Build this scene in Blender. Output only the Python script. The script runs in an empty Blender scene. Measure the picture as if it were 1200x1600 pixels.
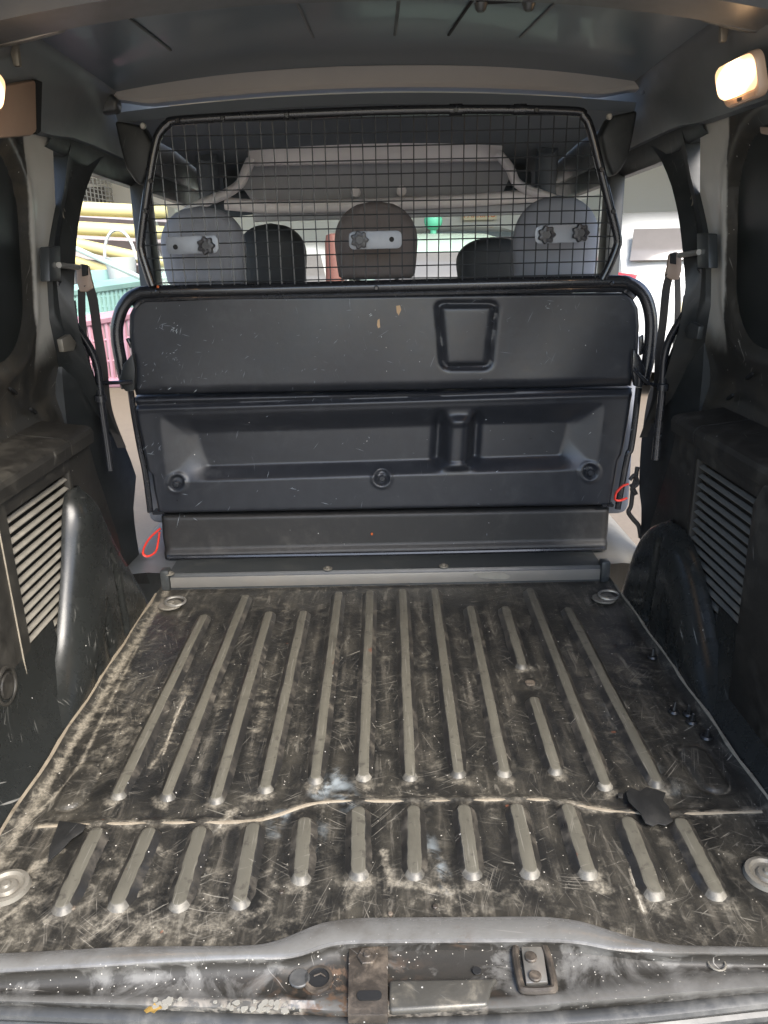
import bpy, bmesh, math, random
import numpy as np
from mathutils import Vector, Matrix
random.seed(7); rng = np.random.default_rng(7)
R = math.radians
SC = bpy.context.scene
COL = SC.collection

# ------------------------------------------------------------------ camera
F, PIT, ROLL = 1202.0, R(18.75), R(1.15)
CAM = Vector((0.0, 0.0, 0.8))
_f = Vector((0, math.cos(PIT), -math.sin(PIT)))
_u0 = Vector((0, math.sin(PIT), math.cos(PIT)))
_r0 = Vector((1, 0, 0))
CR = _r0 * math.cos(ROLL) - _u0 * math.sin(ROLL)
CU = _r0 * math.sin(ROLL) + _u0 * math.cos(ROLL)
cam = bpy.data.cameras.new("camera")
camo = bpy.data.objects.new("camera", cam); COL.objects.link(camo)
cam.sensor_fit = 'VERTICAL'; cam.sensor_height = 36.0; cam.lens = F / 1600 * 36.0
cam.clip_start = 0.05; cam.clip_end = 500
camo.matrix_world = Matrix(((CR.x, CU.x, -_f.x, CAM.x), (CR.y, CU.y, -_f.y, CAM.y), (CR.z, CU.z, -_f.z, CAM.z), (0, 0, 0, 1)))
SC.camera = camo

# ------------------------------------------------------------------ light
SUN_EL, SUN_AZ = 46.0, 152.0       # azimuth clockwise from +Y: behind the camera, to the right
w = bpy.data.worlds.new("World"); SC.world = w; w.use_nodes = True
nt = w.node_tree; nt.nodes.clear()
sky = nt.nodes.new('ShaderNodeTexSky'); sky.sky_type = 'NISHITA'; sky.sun_disc = False
sky.sun_elevation = R(SUN_EL); sky.sun_rotation = R(SUN_AZ); sky.dust_density = 1.8
bg = nt.nodes.new('ShaderNodeBackground'); bg.inputs[1].default_value = 0.14
wo = nt.nodes.new('ShaderNodeOutputWorld')
nt.links.new(sky.outputs[0], bg.inputs[0]); nt.links.new(bg.outputs[0], wo.inputs[0])
sl = bpy.data.lights.new("sun", 'SUN'); sl.energy = 1.7; sl.angle = R(30); sl.color = (1.0, 0.945, 0.86)
so = bpy.data.objects.new("sun", sl); COL.objects.link(so)
d = Vector((math.sin(R(SUN_AZ)) * math.cos(R(SUN_EL)), math.cos(R(SUN_AZ)) * math.cos(R(SUN_EL)), math.sin(R(SUN_EL))))
so.rotation_euler = d.to_track_quat('Z', 'Y').to_euler()
SC.view_settings.view_transform = 'Standard'; SC.view_settings.look = 'None'
SC.view_settings.exposure = 2.1; SC.view_settings.gamma = 1.0
SC.cycles.max_bounces = 10; SC.cycles.diffuse_bounces = 6; SC.cycles.transparent_max_bounces = 16
SC.cycles.caustics_reflective = False; SC.cycles.caustics_refractive = False

# ------------------------------------------------------------------ measuring helpers (photo pixel -> place, at a known distance)
def ray(px, py):
    return _f + CR * ((px - 600) / F) + CU * ((800 - py) / F)
def oY(px, py, Y):
    r = ray(px, py); return CAM + r * (Y / r.y)
def oZ(px, py, Z=0.0):
    r = ray(px, py); return CAM + r * ((Z - CAM.z) / r.z)
def oX(px, py, X):
    r = ray(px, py); return CAM + r * (X / r.x)

# ------------------------------------------------------------------ object helpers
WLOC = {}
def tag(o, label=None, cat=None, group=None, kind=None):
    if label: o['label'] = label
    if cat: o['category'] = cat
    if group: o['group'] = group
    if kind: o['kind'] = kind
    return o
def thing(name, loc, label, cat, group=None):
    o = bpy.data.objects.new(name, None); COL.objects.link(o); o.location = loc; o.empty_display_size = .05
    WLOC[o.name] = Vector(loc); return tag(o, label, cat, group)
class MB:
    def __init__(s): s.v = []; s.f = []; s.m = []
    def add(s, vs, fs, m=0):
        b = len(s.v); s.v += [Vector(v) for v in vs]
        for f in fs: s.f.append([b + i for i in f]); s.m.append(m)
        return s
    def box(s, lo, hi, m=0):
        x0, y0, z0 = lo; x1, y1, z1 = hi
        return s.add([(x0,y0,z0),(x1,y0,z0),(x1,y1,z0),(x0,y1,z0),(x0,y0,z1),(x1,y0,z1),(x1,y1,z1),(x0,y1,z1)],
                     [(0,3,2,1),(4,5,6,7),(0,1,5,4),(1,2,6,5),(2,3,7,6),(3,0,4,7)], m)
    def tube(s, pts, r, n=10, closed=False, m=0, flat=1.0, up=None):
        pts = [Vector(p) for p in pts]; N = len(pts); base = len(s.v); prev = None
        for i, p in enumerate(pts):
            a = pts[(i - 1) % N] if (closed or i) else p; b = pts[(i + 1) % N] if (closed or i < N - 1) else p
            t = (b - a).normalized()
            if prev is None:
                ref = Vector(up) if up else (Vector((0,0,1)) if abs(t.z) < .9 else Vector((0,1,0)))
            else: ref = prev
            side = t.cross(ref)
            if side.length < 1e-6: side = t.cross(Vector((1,.3,.2)))
            side.normalize(); nn = side.cross(t).normalized(); prev = nn
            rr = r[i] if isinstance(r, (list, tuple)) else r
            for k in range(n):
                q = 2 * math.pi * k / n
                s.v.append(p + side * (rr * math.cos(q)) + nn * (rr * flat * math.sin(q)))
        M = N if closed else N - 1
        for i in range(M):
            for k in range(n):
                j = (i + 1) % N; k2 = (k + 1) % n
                s.f.append([base + i*n + k, base + i*n + k2, base + j*n + k2, base + j*n + k]); s.m.append(m)
        if not closed:
            s.f.append([base + k for k in range(n)][::-1]); s.m.append(m)
            s.f.append([base + (N-1)*n + k for k in range(n)]); s.m.append(m)
        return s
    def prism(s, outline, ext, m=0):
        n = len(outline); ext = Vector(ext); o = [Vector(p) for p in outline]
        return s.add(o + [p + ext for p in o], [list(range(n))[::-1], [n + i for i in range(n)]] +
                     [(i, (i+1) % n, n + (i+1) % n, n + i) for i in range(n)], m)
    def rings(s, rings, m=0, cap0=False, cap1=True, closed=True, mats=None):
        base = len(s.v); n = len(rings[0])
        for r_ in rings: s.v += [Vector(p) for p in r_]
        for i in range(len(rings) - 1):
            for k in range(n if closed else n - 1):
                k2 = (k + 1) % n
                s.f.append([base + i*n + k, base + i*n + k2, base + (i+1)*n + k2, base + (i+1)*n + k]); s.m.append(mats[i] if mats else m)
        if cap0: s.f.append([base + k for k in range(n)][::-1]); s.m.append(m)
        if cap1: s.f.append([base + (len(rings)-1)*n + k for k in range(n)]); s.m.append(mats[-1] if mats else m)
        return s
    def disc(s, c, axis, r0, h, n=20, m=0, r1=None, ch=.0):
        """short cylinder from c along axis, with a chamfer"""
        a = Vector(axis).normalized(); t = a.cross(Vector((.31,.2,.93))).normalized(); b = a.cross(t)
        r1 = r0 if r1 is None else r1; c = Vector(c)
        ring = lambda z, r: [c + a*z + (t*math.cos(2*math.pi*k/n) + b*math.sin(2*math.pi*k/n))*r for k in range(n)]
        return s.rings([ring(0, r0), ring(h - ch, r1), ring(h, r1 - ch)], m, True, True)
    def build(s, name, mats, parent=None, smooth=35, bevel=0, seg=2, origin=None):
        if not isinstance(mats, (list, tuple)): mats = [mats]
        me = bpy.data.meshes.new(name)
        org = Vector(origin) if origin is not None else (WLOC[parent.name] if parent else Vector((0,0,0)))
        me.from_pydata([tuple(v - org) for v in s.v], [], s.f)
        for i, p in enumerate(me.polygons): p.material_index = s.m[i]
        bm = bmesh.new(); bm.from_mesh(me)
        bmesh.ops.recalc_face_normals(bm, faces=bm.faces)
        if bevel:
            es = [e for e in bm.edges if len(e.link_faces) == 2 and e.calc_face_angle(0) > R(28)]
            bmesh.ops.bevel(bm, geom=es, offset=bevel, segments=seg, affect='EDGES', profile=.5, clamp_overlap=True)
        bm.to_mesh(me); bm.free()
        for m in mats: me.materials.append(m)
        if smooth:
            me.polygons.foreach_set('use_smooth', [True] * len(me.polygons)); me.set_sharp_from_angle(angle=R(smooth))
        o = bpy.data.objects.new(name, me); COL.objects.link(o)
        if parent:
            o.parent = parent; o.location = org - WLOC[parent.name]
        else: o.location = org
        WLOC[o.name] = org
        return o
def dup(o, parent, wloc, name=None):
    c = o.copy(); COL.objects.link(c)
    if parent: c.parent = parent; c.location = Vector(wloc) - WLOC[parent.name]
    else: c.location = wloc
    WLOC[c.name] = Vector(wloc); return c
def dup_tree(o, wloc, label=None, rotz=None):
    c = o.copy(); COL.objects.link(c); c.location = wloc; WLOC[c.name] = Vector(wloc)
    if rotz is not None: c.rotation_euler.z = rotz
    if label: c['label'] = label
    for ch in list(o.children):
        k = ch.copy(); COL.objects.link(k); k.parent = c; WLOC[k.name] = WLOC[c.name] + k.location
        for g in ch.children:
            q = g.copy(); COL.objects.link(q); q.parent = k; WLOC[q.name] = WLOC[k.name]
    return c
def spline(pts, n=8, closed=False):
    pts = [Vector(p) for p in pts]; N = len(pts); out = []
    for i in range(N if closed else N - 1):
        g = lambda j: pts[j % N] if closed else pts[max(0, min(N-1, j))]
        p0, p1, p2, p3 = g(i-1), g(i), g(i+1), g(i+2)
        for k in range(n):
            t = k / n
            out.append(.5*((2*p1) + (p2-p0)*t + (2*p0-5*p1+4*p2-p3)*t*t + (3*p1-p0-3*p2+p3)*t**3))
    if not closed: out.append(pts[-1])
    return out
def lerpoly(poly, t):
    """point of a polyline by second coordinate order index t in 0..1 by length"""
    L = [0]
    for a, b in zip(poly, poly[1:]): L.append(L[-1] + math.dist(a, b))
    q = t * L[-1]
    for i in range(len(poly) - 1):
        if q <= L[i+1] or i == len(poly) - 2:
            u = (q - L[i]) / max(1e-9, L[i+1] - L[i]); a, b = poly[i], poly[i+1]
            return tuple(a[k] + (b[k]-a[k])*u for k in range(len(a)))
def sstep(a, b, x):
    t = min(1, max(0, (x - a) / (b - a))); return t*t*(3 - 2*t)
def rrect(x, y, x0, y0, x1, y1, r):
    """signed distance to a rounded rectangle, negative inside"""
    cx, cy = (x0+x1)/2, (y0+y1)/2; qx = abs(x-cx) - (x1-x0)/2 + r; qy = abs(y-cy) - (y1-y0)/2 + r
    return math.hypot(max(qx,0), max(qy,0)) + min(max(qx,qy),0) - r
def rr_outline(w, h, r, n=5):
    out = []
    for cx, cy, a0 in ((w/2-r, h/2-r, 0), (-w/2+r, h/2-r, 90), (-w/2+r, -h/2+r, 180), (w/2-r, -h/2+r, 270)):
        for k in range(n + 1):
            a = R(a0 + 90*k/n); out.append((cx + r*math.cos(a), cy + r*math.sin(a)))
    return out

# ------------------------------------------------------------------ materials
class NT:
    def __init__(s, name):
        s.mat = bpy.data.materials.new(name); s.mat.use_nodes = True; s.t = s.mat.node_tree; s.t.nodes.clear()
        s.out = s.t.nodes.new('ShaderNodeOutputMaterial'); s.geo = None
    def n(s, typ, **kw):
        x = s.t.nodes.new('ShaderNode' + typ)
        for k, v in kw.items(): setattr(x, k, v)
        return x
    def set(s, sock, v):
        if hasattr(v, 'is_linked') or isinstance(v, bpy.types.NodeSocket): s.t.links.new(v, sock)
        elif isinstance(v, (tuple, list)) and len(v) == 3 and sock.type == 'RGBA': sock.default_value = (*v, 1)
        else: sock.default_value = v
    def pos(s):
        if s.geo is None: s.geo = s.n('NewGeometry')
        return s.geo.outputs['Position']
    def mapping(s, scale=(1,1,1), rot=(0,0,0), loc=(0,0,0)):
        src = s.pos()
        if tuple(rot) != (0,0,0):                                       # turn first, stretch afterwards
            r_ = s.n('Mapping'); s.set(r_.inputs[0], src); r_.inputs['Rotation'].default_value = rot; src = r_.outputs[0]
        m = s.n('Mapping'); s.set(m.inputs[0], src); m.inputs['Scale'].default_value = scale; m.inputs['Location'].default_value = loc; return m.outputs[0]
    def noise(s, scale, detail=4, rough=.55, vec=None, dist=0):
        x = s.n('TexNoise'); s.set(x.inputs['Vector'], vec if vec is not None else s.pos())
        x.inputs['Scale'].default_value = scale; x.inputs['Detail'].default_value = detail
        x.inputs['Roughness'].default_value = rough; x.inputs['Distortion'].default_value = dist; return x.outputs[0]
    def ramp(s, v, lo, hi):
        x = s.n('MapRange'); x.clamp = True; x.interpolation_type = 'SMOOTHSTEP'
        s.set(x.inputs[0], v); x.inputs[1].default_value = lo; x.inputs[2].default_value = hi; return x.outputs[0]
    def m(s, op, a, b=0.0):
        x = s.n('Math', operation=op); s.set(x.inputs[0], a); s.set(x.inputs[1], b); x.use_clamp = False; return x.outputs[0]
    def mix(s, f, a, b):
        x = s.n('Mix', data_type='RGBA'); x.clamp_factor = True
        s.set(x.inputs[0], f); s.set(x.inputs[6], a); s.set(x.inputs[7], b); return x.outputs[2]
    def voro(s, scale, vec=None):
        x = s.n('TexVoronoi'); s.set(x.inputs['Vector'], vec if vec is not None else s.pos()); x.inputs['Scale'].default_value = scale
        return x.outputs['Distance'], x.outputs['Color']
    def bump(s, h, strength, dist=.002):
        x = s.n('Bump'); s.set(x.inputs['Height'], h); x.inputs['Strength'].default_value = strength; x.inputs['Distance'].default_value = dist
        return x.outputs[0]
    def scratches(s, amt_lo=.70, axis_rots=((.3,.2,.3),(.2,.7,1.4),(.6,.3,2.3)), fine=420, lng=9):
        tot = None
        for i, rt in enumerate(axis_rots):
            v = s.noise(1.0, 2, .5, s.mapping((fine, lng, lng*2), rt, (i*3.1, i*1.7, 0)))
            l = s.ramp(v, amt_lo, amt_lo + .05)
            k = s.ramp(s.noise(5 + 2*i, 3, .6, s.mapping((1,1,1), rt, (i*7.3,0,0))), .50, .66)
            l = s.m('MULTIPLY', l, k); tot = l if tot is None else s.m('MAXIMUM', tot, l)
        return tot
    def specks(s, scale, size, keep):
        d_, c = s.voro(scale); sep = s.n('SeparateColor'); s.set(sep.inputs[0], c)
        d_ = s.m('ADD', d_, s.m('MULTIPLY', s.m('SUBTRACT', s.noise(scale*5, 2), .5), size*1.3)); a = s.m('LESS_THAN', d_, s.m('MULTIPLY', sep.outputs[1], size)); b = s.m('GREATER_THAN', sep.outputs[0], 1 - keep)
        return s.m('MULTIPLY', a, b)
    def principled(s, col, rough, metal=0.0, nrm=None, spec=.5, coat=0.0, emis=None, es=0):
        p = s.n('BsdfPrincipled'); s.set(p.inputs['Base Color'], col); s.set(p.inputs['Roughness'], rough); s.set(p.inputs['Metallic'], metal)
        p.inputs['Specular IOR Level'].default_value = spec; p.inputs['Coat Weight'].default_value = coat
        if nrm is not None: s.set(p.inputs['Normal'], nrm)
        if emis: s.set(p.inputs['Emission Color'], emis); p.inputs['Emission Strength'].default_value = es
        s.t.links.new(p.outputs[0], s.out.inputs[0]); return p

def worn(name, base, rough=.5, metal=0.0, dust=(.22,.19,.15), dust_amt=.35, dust_lo=.45, scr=.5, scr_col=(.35,.34,.32), speck=.0, speck_col=(.6,.58,.54),
         var=.25, bump=.15, grain=400, dust_scale=7, coat=0.0, spec=.5, scr_lo=.70):
    t = NT(name)
    n1 = t.noise(dust_scale, 8, .65, dist=.6); n2 = t.noise(38, 5, .6); n3 = t.noise(grain, 2, .5)
    b2 = tuple(min(1, c*(1+var)) for c in base); b1 = tuple(c*(1-var) for c in base)
    col = t.mix(n2, b1, b2)
    dm = t.m('MULTIPLY', t.m('MULTIPLY', t.ramp(n1, dust_lo, dust_lo + .3), t.ramp(n2, .3, .7)), dust_amt)
    col = t.mix(dm, col, dust)
    if scr > 0:
        sm = t.m('MULTIPLY', t.scratches(scr_lo), scr); col = t.mix(sm, col, scr_col)
    if speck > 0:
        col = t.mix(t.m('MULTIPLY', t.specks(150, .20, speck), .9), col, speck_col)
    ro = t.m('ADD', t.m('MULTIPLY', n2, .22), rough - .11); ro = t.m('ADD', ro, t.m('MULTIPLY', dm, .35))
    h = t.m('ADD', t.m('MULTIPLY', n3, .35), n2)
    t.principled(col, ro, metal, t.bump(h, bump, .0015), spec, coat)
    return t.mat
def plain(name, base, rough=.5, metal=0.0, var=.08, scale=12, bump=0.0, grain=300, coat=0.0, spec=.5):
    t = NT(name); n = t.noise(scale, 5, .6)
    col = t.mix(n, tuple(c*(1-var) for c in base), tuple(min(1, c*(1+var)) for c in base))
    nr = t.bump(t.noise(grain, 2), bump, .001) if bump else None
    t.principled(col, t.m('ADD', t.m('MULTIPLY', n, .12), rough - .06), metal, nr, spec, coat); return t.mat

M = {}
M['panel'] = worn('partition plastic', (.021,.023,.028), .33, dust=(.075,.075,.075), dust_amt=.40, dust_lo=.48, scr=.75, scr_col=(.20,.22,.24), speck=.008, bump=.22, grain=700, scr_lo=.71)
M['panel_base'] = worn('partition base plastic', (.021,.0205,.020), .5, dust=(.13,.12,.11), dust_amt=.3, scr=.4, speck=.004, bump=.3, grain=700, scr_lo=.74)
M['tube'] = plain('black painted steel tube', (.016,.017,.020), .26, var=.2, scale=30, bump=.05, coat=.3)
M['wire'] = plain('dark grey wire', (.040,.044,.048), .36, .2)
M['trim'] = worn('side trim plastic', (.018,.0165,.014), .48, dust=(.13,.118,.093), dust_amt=.35, dust_lo=.42, scr=.7, scr_col=(.36,.34,.30), speck=.02, bump=.35, grain=500)
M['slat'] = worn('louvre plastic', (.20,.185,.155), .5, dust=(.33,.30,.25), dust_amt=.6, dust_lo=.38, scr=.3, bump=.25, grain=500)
M['slat_shaded'] = worn('louvre plastic shaded', (.13,.125,.11), .5, dust=(.16,.15,.12), dust_amt=.4, scr=.3, bump=.25, grain=500)  # same louvre plastic, the right side's shade put into a darker colour
M['arch'] = worn('wheel arch paint', (.015,.016,.015), .28, dust=(.12,.11,.09), dust_amt=.12, dust_lo=.52, dust_scale=16, var=.12, scr=.45, scr_col=(.34,.33,.30), speck=.02, bump=.10, coat=.0, spec=.4, scr_lo=.675)
M['liner'] = worn('black wall liner', (.045,.043,.038), .34, metal=.25, dust=(.20,.17,.13), dust_amt=.5, dust_lo=.46, scr=.6, scr_col=(.4,.38,.34), speck=.05, bump=.25)
def wall_mat():
    t = NT('side wall paint and shade'); sx = t.n('SeparateXYZ'); t.set(sx.inputs[0], t.pos())
    n1 = t.noise(8, 8, .65, dist=.6); n2 = t.noise(40, 5, .6)
    k = t.m('MULTIPLY', t.ramp(t.m('ADD', sx.outputs[1], t.m('MULTIPLY', n2, .01)), 1.606, 1.616), t.ramp(t.m('ADD', sx.outputs[2], t.m('MULTIPLY', n1, .10)), .62, .70))  # pale band above, dark bulge below: the curve's shade put into the colour
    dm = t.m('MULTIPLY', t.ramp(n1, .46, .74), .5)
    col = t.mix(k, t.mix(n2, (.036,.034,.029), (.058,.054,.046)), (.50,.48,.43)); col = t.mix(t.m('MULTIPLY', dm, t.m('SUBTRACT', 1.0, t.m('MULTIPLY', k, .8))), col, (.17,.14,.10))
    col = t.mix(t.m('MULTIPLY', t.scratches(.69), .6), col, (.42,.40,.35)); col = t.mix(t.m('MULTIPLY', t.specks(150, .26, .06), .8), col, (.5,.48,.43))
    t.principled(col, t.m('ADD', .24, t.m('ADD', t.m('MULTIPLY', n2, .12), t.m('MULTIPLY', dm, .3))), t.m('SUBTRACT', .45, t.m('MULTIPLY', k, .45)), t.bump(n2, .12, .0015), .5, .2); return t.mat
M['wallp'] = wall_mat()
M['blank'] = plain('black window blank', (.012,.015,.014), .38, bump=.1)
M['body'] = worn('body paint warm grey', (.21,.20,.18), .40, metal=.25, dust=(.24,.20,.15), dust_amt=.3, scr=.25, scr_col=(.3,.28,.25), bump=.06, var=.08)
M['dark'] = worn('dark painted steel', (.034,.037,.037), .42, dust=(.14,.13,.11), dust_amt=.25, scr=.2, bump=.08)
M['pillar'] = worn('black pillar trim', (.016,.018,.018), .5, dust=(.10,.09,.08), dust_amt=.3, scr=.3, bump=.2)
M['roof'] = plain('roof paint', (.11,.138,.158), .34, metal=.15, var=.05, scale=3, coat=.08)
M['rail'] = worn('upper rail paint', (.10,.106,.11), .40, dust=(.14,.13,.12), dust_amt=.15, scr=.1, bump=.05, var=.1)
M['brown'] = plain('brown lamplit recess', (.30,.20,.14), .7, var=.15)  # colour raised to carry the lamp's orange light on the recess
M['steel'] = worn('bare steel', (.42,.40,.36), .35, metal=.8, dust=(.2,.17,.13), dust_amt=.4, scr=.3)
M['washer'] = worn('dusty zinc', (.18,.165,.135), .5, metal=.3, dust=(.28,.25,.20), dust_amt=.5, scr=.3)
M['fabric'] = plain('grey seat vinyl', (.25,.26,.29), .72, bump=.35, grain=900)
M['fabric_brown'] = plain('brown grey seat vinyl', (.155,.135,.130), .75, bump=.35, grain=900)
M['fabric_black'] = plain('black seat vinyl', (.022,.024,.026), .55, bump=.3, grain=900)
M['plate'] = worn('grey clamp plate', (.27,.29,.32), .42, metal=.2, dust_amt=.15, scr=.3)
M['knob'] = plain('black knob plastic', (.030,.030,.034), .38)
M['shelf'] = plain('pale grey shelf plastic', (.80,.77,.78), .55, bump=.15, grain=600)
M['shelf_dark'] = plain('mid grey shelf panel', (.36,.37,.40), .6, bump=.15, grain=600)
M['lining'] = plain('dark headlining', (.115,.135,.155), .8, bump=.2)
M['belt'] = plain('black belt webbing', (.022,.020,.019), .6, bump=.4, grain=1200)
M['tan'] = plain('tan belt guide', (.30,.22,.17), .5)
M['red'] = plain('red webbing', (.80,.05,.03), .5)
M['rust'] = worn('rusty painted steel', (.042,.035,.028), .50, metal=.25, dust=(.22,.175,.13), dust_amt=.8, dust_lo=.40, scr=.5, speck=.12, bump=.5, dust_scale=30)
M['hole'] = plain('dark hole', (.006,.006,.006), .7)
M['rubber'] = worn('door seal rubber', (.035,.036,.036), .4, dust=(.20,.19,.17), dust_amt=.5, dust_lo=.4, scr=.2, bump=.15)
M['tape'] = worn('black tape', (.010,.010,.0095), .6, dust=(.2,.18,.15), dust_amt=.15, scr=.5, bump=.4)
M['bead'] = worn('dirty seam sealant', (.22,.185,.135), .7, dust=(.10,.08,.055), dust_amt=.95, dust_lo=.40, scr=.2, bump=.5, dust_scale=24)
M['bead_dim'] = worn('dirty edge sealant', (.25,.22,.17), .6, dust=(.08,.07,.05), dust_amt=.8, dust_lo=.38, scr=.2, bump=.5, dust_scale=16)
M['clip'] = plain('black clip plastic', (.012,.012,.012), .35)
M['white_paint'] = plain('white car paint', (.50,.50,.48), .25, coat=.5)
M['pale_paint'] = plain('pale green car paint', (.34,.43,.36), .25, coat=.5)
M['grey_paint'] = plain('dark grey car paint', (.10,.12,.12), .25, coat=.5)
M['car_glass'] = plain('dark car glass', (.13,.12,.115), .12)
M['tail'] = plain('red tail lamp', (.55,.03,.03), .2, coat=.5)
M['tyre'] = plain('tyre rubber', (.02,.02,.02), .8)
M['yellow'] = plain('pale yellow tube', (.52,.45,.20), .6, var=.12)
M['teal'] = plain('teal plastic', (.22,.37,.32), .5)
M['ball'] = plain('green plastic', (.10,.42,.25), .5)
M['pad'] = worn('dirty grey sill steel', (.075,.071,.061), .36, metal=.3, dust=(.33,.29,.22), dust_amt=.8, dust_lo=.45, scr=.5, speck=.15, bump=.3, dust_scale=26)
M['net'] = plain('pale green netting', (.40,.52,.47), .6)
M['pink'] = plain('pink plastic', (.46,.25,.29), .5)
M['concrete'] = worn('concrete floor', (.36,.335,.295), .8, dust=(.30,.26,.22), dust_amt=.5, scr=0, bump=.3, grain=120, dust_scale=3)
M['wall'] = plain('white wall paint', (.55,.53,.48), .8, var=.04, scale=2)
M['ceil'] = plain('ceiling paint', (.60,.59,.56), .8, var=.04, scale=2)
M['sign'] = plain('cream sign board', (.62,.54,.36), .6)
M['orange'] = plain('orange lettering', (.55,.11,.015), .6)
M['leaf'] = plain('yellow leaf', (.22,.135,.03), .6, var=.4, scale=90)
M['paint_chip'] = plain('flaking white paint', (.21,.20,.17), .7, var=.2, scale=60)
M['bucket'] = plain('translucent white plastic', (.42,.45,.42), .5)

def glass_mat():
    t = NT('window glass'); a = t.n('BsdfTransparent'); a.inputs[0].default_value = (.90,.94,.92,1)
    g = t.n('BsdfGlossy'); g.inputs['Roughness'].default_value = .03
    fr = t.n('Fresnel'); fr.inputs[0].default_value = 1.45
    mx = t.n('MixShader'); t.set(mx.inputs[0], fr.outputs[0]); t.set(mx.inputs[1], a.outputs[0]); t.set(mx.inputs[2], g.outputs[0])
    t.t.links.new(mx.outputs[0], t.out.inputs[0]); return t.mat
M['glass'] = glass_mat()
def lamp_mat():
    t = NT('lit lamp lens'); tc = t.n('TexCoord'); v = t.n('VectorMath', operation='SUBTRACT'); t.set(v.inputs[0], tc.outputs['Generated']); v.inputs[1].default_value = (.5,.5,.5)
    ln = t.n('VectorMath', operation='LENGTH'); t.set(ln.inputs[0], v.outputs[0])
    p = t.principled((.8,.6,.42), .35, emis=(1.0,.60,.30), es=1); t.set(p.inputs['Emission Strength'], t.m('ADD', .34, t.m('MULTIPLY', 13.0, t.m('SUBTRACT', 1.0, t.ramp(ln.outputs['Value'], .12, .62))))); return t.mat
M['lens'] = lamp_mat()
M['lens_rim'] = plain('clear lamp rim', (.60,.42,.30), .3)

# floor paint: the black paint, the bare metal, the dirt and the shade beside the ribs have shapes of their own, written to a vertex colour
def floor_mat():
    t = NT('worn shaded floor paint')
    at = t.n('VertexColor'); at.layer_name = 'wear_tone'
    sep = t.n('SeparateColor'); t.set(sep.inputs[0], at.outputs[0]); dr, dk, bl = sep.outputs
    n1 = t.noise(9, 9, .68, dist=.8); n2 = t.noise(46, 7, .66); n3 = t.noise(240, 4, .6)
    st = t.noise(1.0, 6, .62, t.mapping((75, 5, 20)))        # dragged streaks along the load direction
    st2 = t.noise(1.0, 5, .62, t.mapping((9, 60, 20), (0,0,.25)))
    n4 = t.noise(30, 10, .72, dist=.35); n5 = t.noise(1.0, 8, .66, t.mapping((62, 9, 20)), 1.2)
    col = t.mix(n2, (.009,.0088,.0085), (.022,.021,.0185))
    film = t.m('MULTIPLY', t.ramp(n1, .30, .66), t.ramp(t.noise(30, 6, .6, t.mapping((1,.35,1))), .28, .70)); col = t.mix(t.m('MULTIPLY', film, .72), col, (.070,.063,.049))
    col = t.mix(t.m('MULTIPLY', t.m('MULTIPLY', t.ramp(st, .50, .70), t.ramp(n1, .36, .60)), .50), col, (.135,.120,.096))
    big = t.ramp(t.noise(5.5, 5, .6), .44, .60)
    col = t.mix(t.m('MULTIPLY', t.m('MULTIPLY', t.ramp(n4, .52, .66), big), .62), col, (.155,.140,.110))
    col = t.mix(t.m('MULTIPLY', t.m('MULTIPLY', t.ramp(n5, .56, .63), t.ramp(n1, .42, .6)), .50), col, (.18,.165,.135))
    col = t.mix(t.m('MULTIPLY', t.ramp(st2, .60, .74), .25), col, (.15,.138,.115))
    dm = t.ramp(t.m('ADD', t.m('MULTIPLY', dr, .50), t.m('MULTIPLY', n2, .62)), .50, .70)
    dm = t.m('MULTIPLY', t.m('MULTIPLY', dm, t.ramp(dr, .02, .3)), t.m('ADD', .45, t.m('MULTIPLY', t.ramp(n3, .38, .60), .55)))
    col = t.mix(t.m('MULTIPLY', dm, .85), col, (.25,.222,.172))
    col = t.mix(t.m('MULTIPLY', t.ramp(t.m('ADD', dr, t.m('MULTIPLY', n4, .8)), 1.22, 1.36), .8), col, (.40,.37,.305))
    col = t.mix(t.m('MULTIPLY', bl, t.ramp(n4, .40, .56)), col, (.31,.35,.365))
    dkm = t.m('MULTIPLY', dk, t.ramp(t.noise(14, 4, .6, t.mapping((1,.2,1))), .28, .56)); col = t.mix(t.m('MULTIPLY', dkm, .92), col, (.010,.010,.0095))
    sm = t.scratches(.65, ((0,0,.35),(0,0,1.2),(0,0,2.2),(0,0,2.8),(0,0,.7),(0,0,1.75)), 560, 8); col = t.mix(t.m('MULTIPLY', sm, .55), col, (.30,.275,.23))
    sm2 = t.scratches(.68, ((0,0,.02),(0,0,-.12)), 900, 4); col = t.mix(t.m('MULTIPLY', sm2, .35), col, (.26,.24,.20))
    sm3 = t.scratches(.66, ((0,0,1.9),(0,0,1.0)), 260, 12); col = t.mix(t.m('MULTIPLY', sm3, .5), col, (.36,.335,.28))
    col = t.mix(t.m('MULTIPLY', t.specks(150, .20, .045), .9), col, (.50,.47,.41))
    col = t.mix(t.m('MULTIPLY', t.specks(280, .26, .06), .7), col, (.42,.39,.33))
    col = t.mix(t.m('MULTIPLY', t.specks(28, .10, .07), .5), col, (.20,.075,.04))
    ro = t.m('ADD', .24, t.m('ADD', t.m('MULTIPLY', n2, .18), t.m('MULTIPLY', dm, .4)))
    h = t.m('ADD', t.m('MULTIPLY', n2, .7), t.m('MULTIPLY', n3, .4))
    t.principled(col, ro, 0.0, t.bump(h, .45, .003), .5); return t.mat
M['floor'] = floor_mat()
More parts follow.
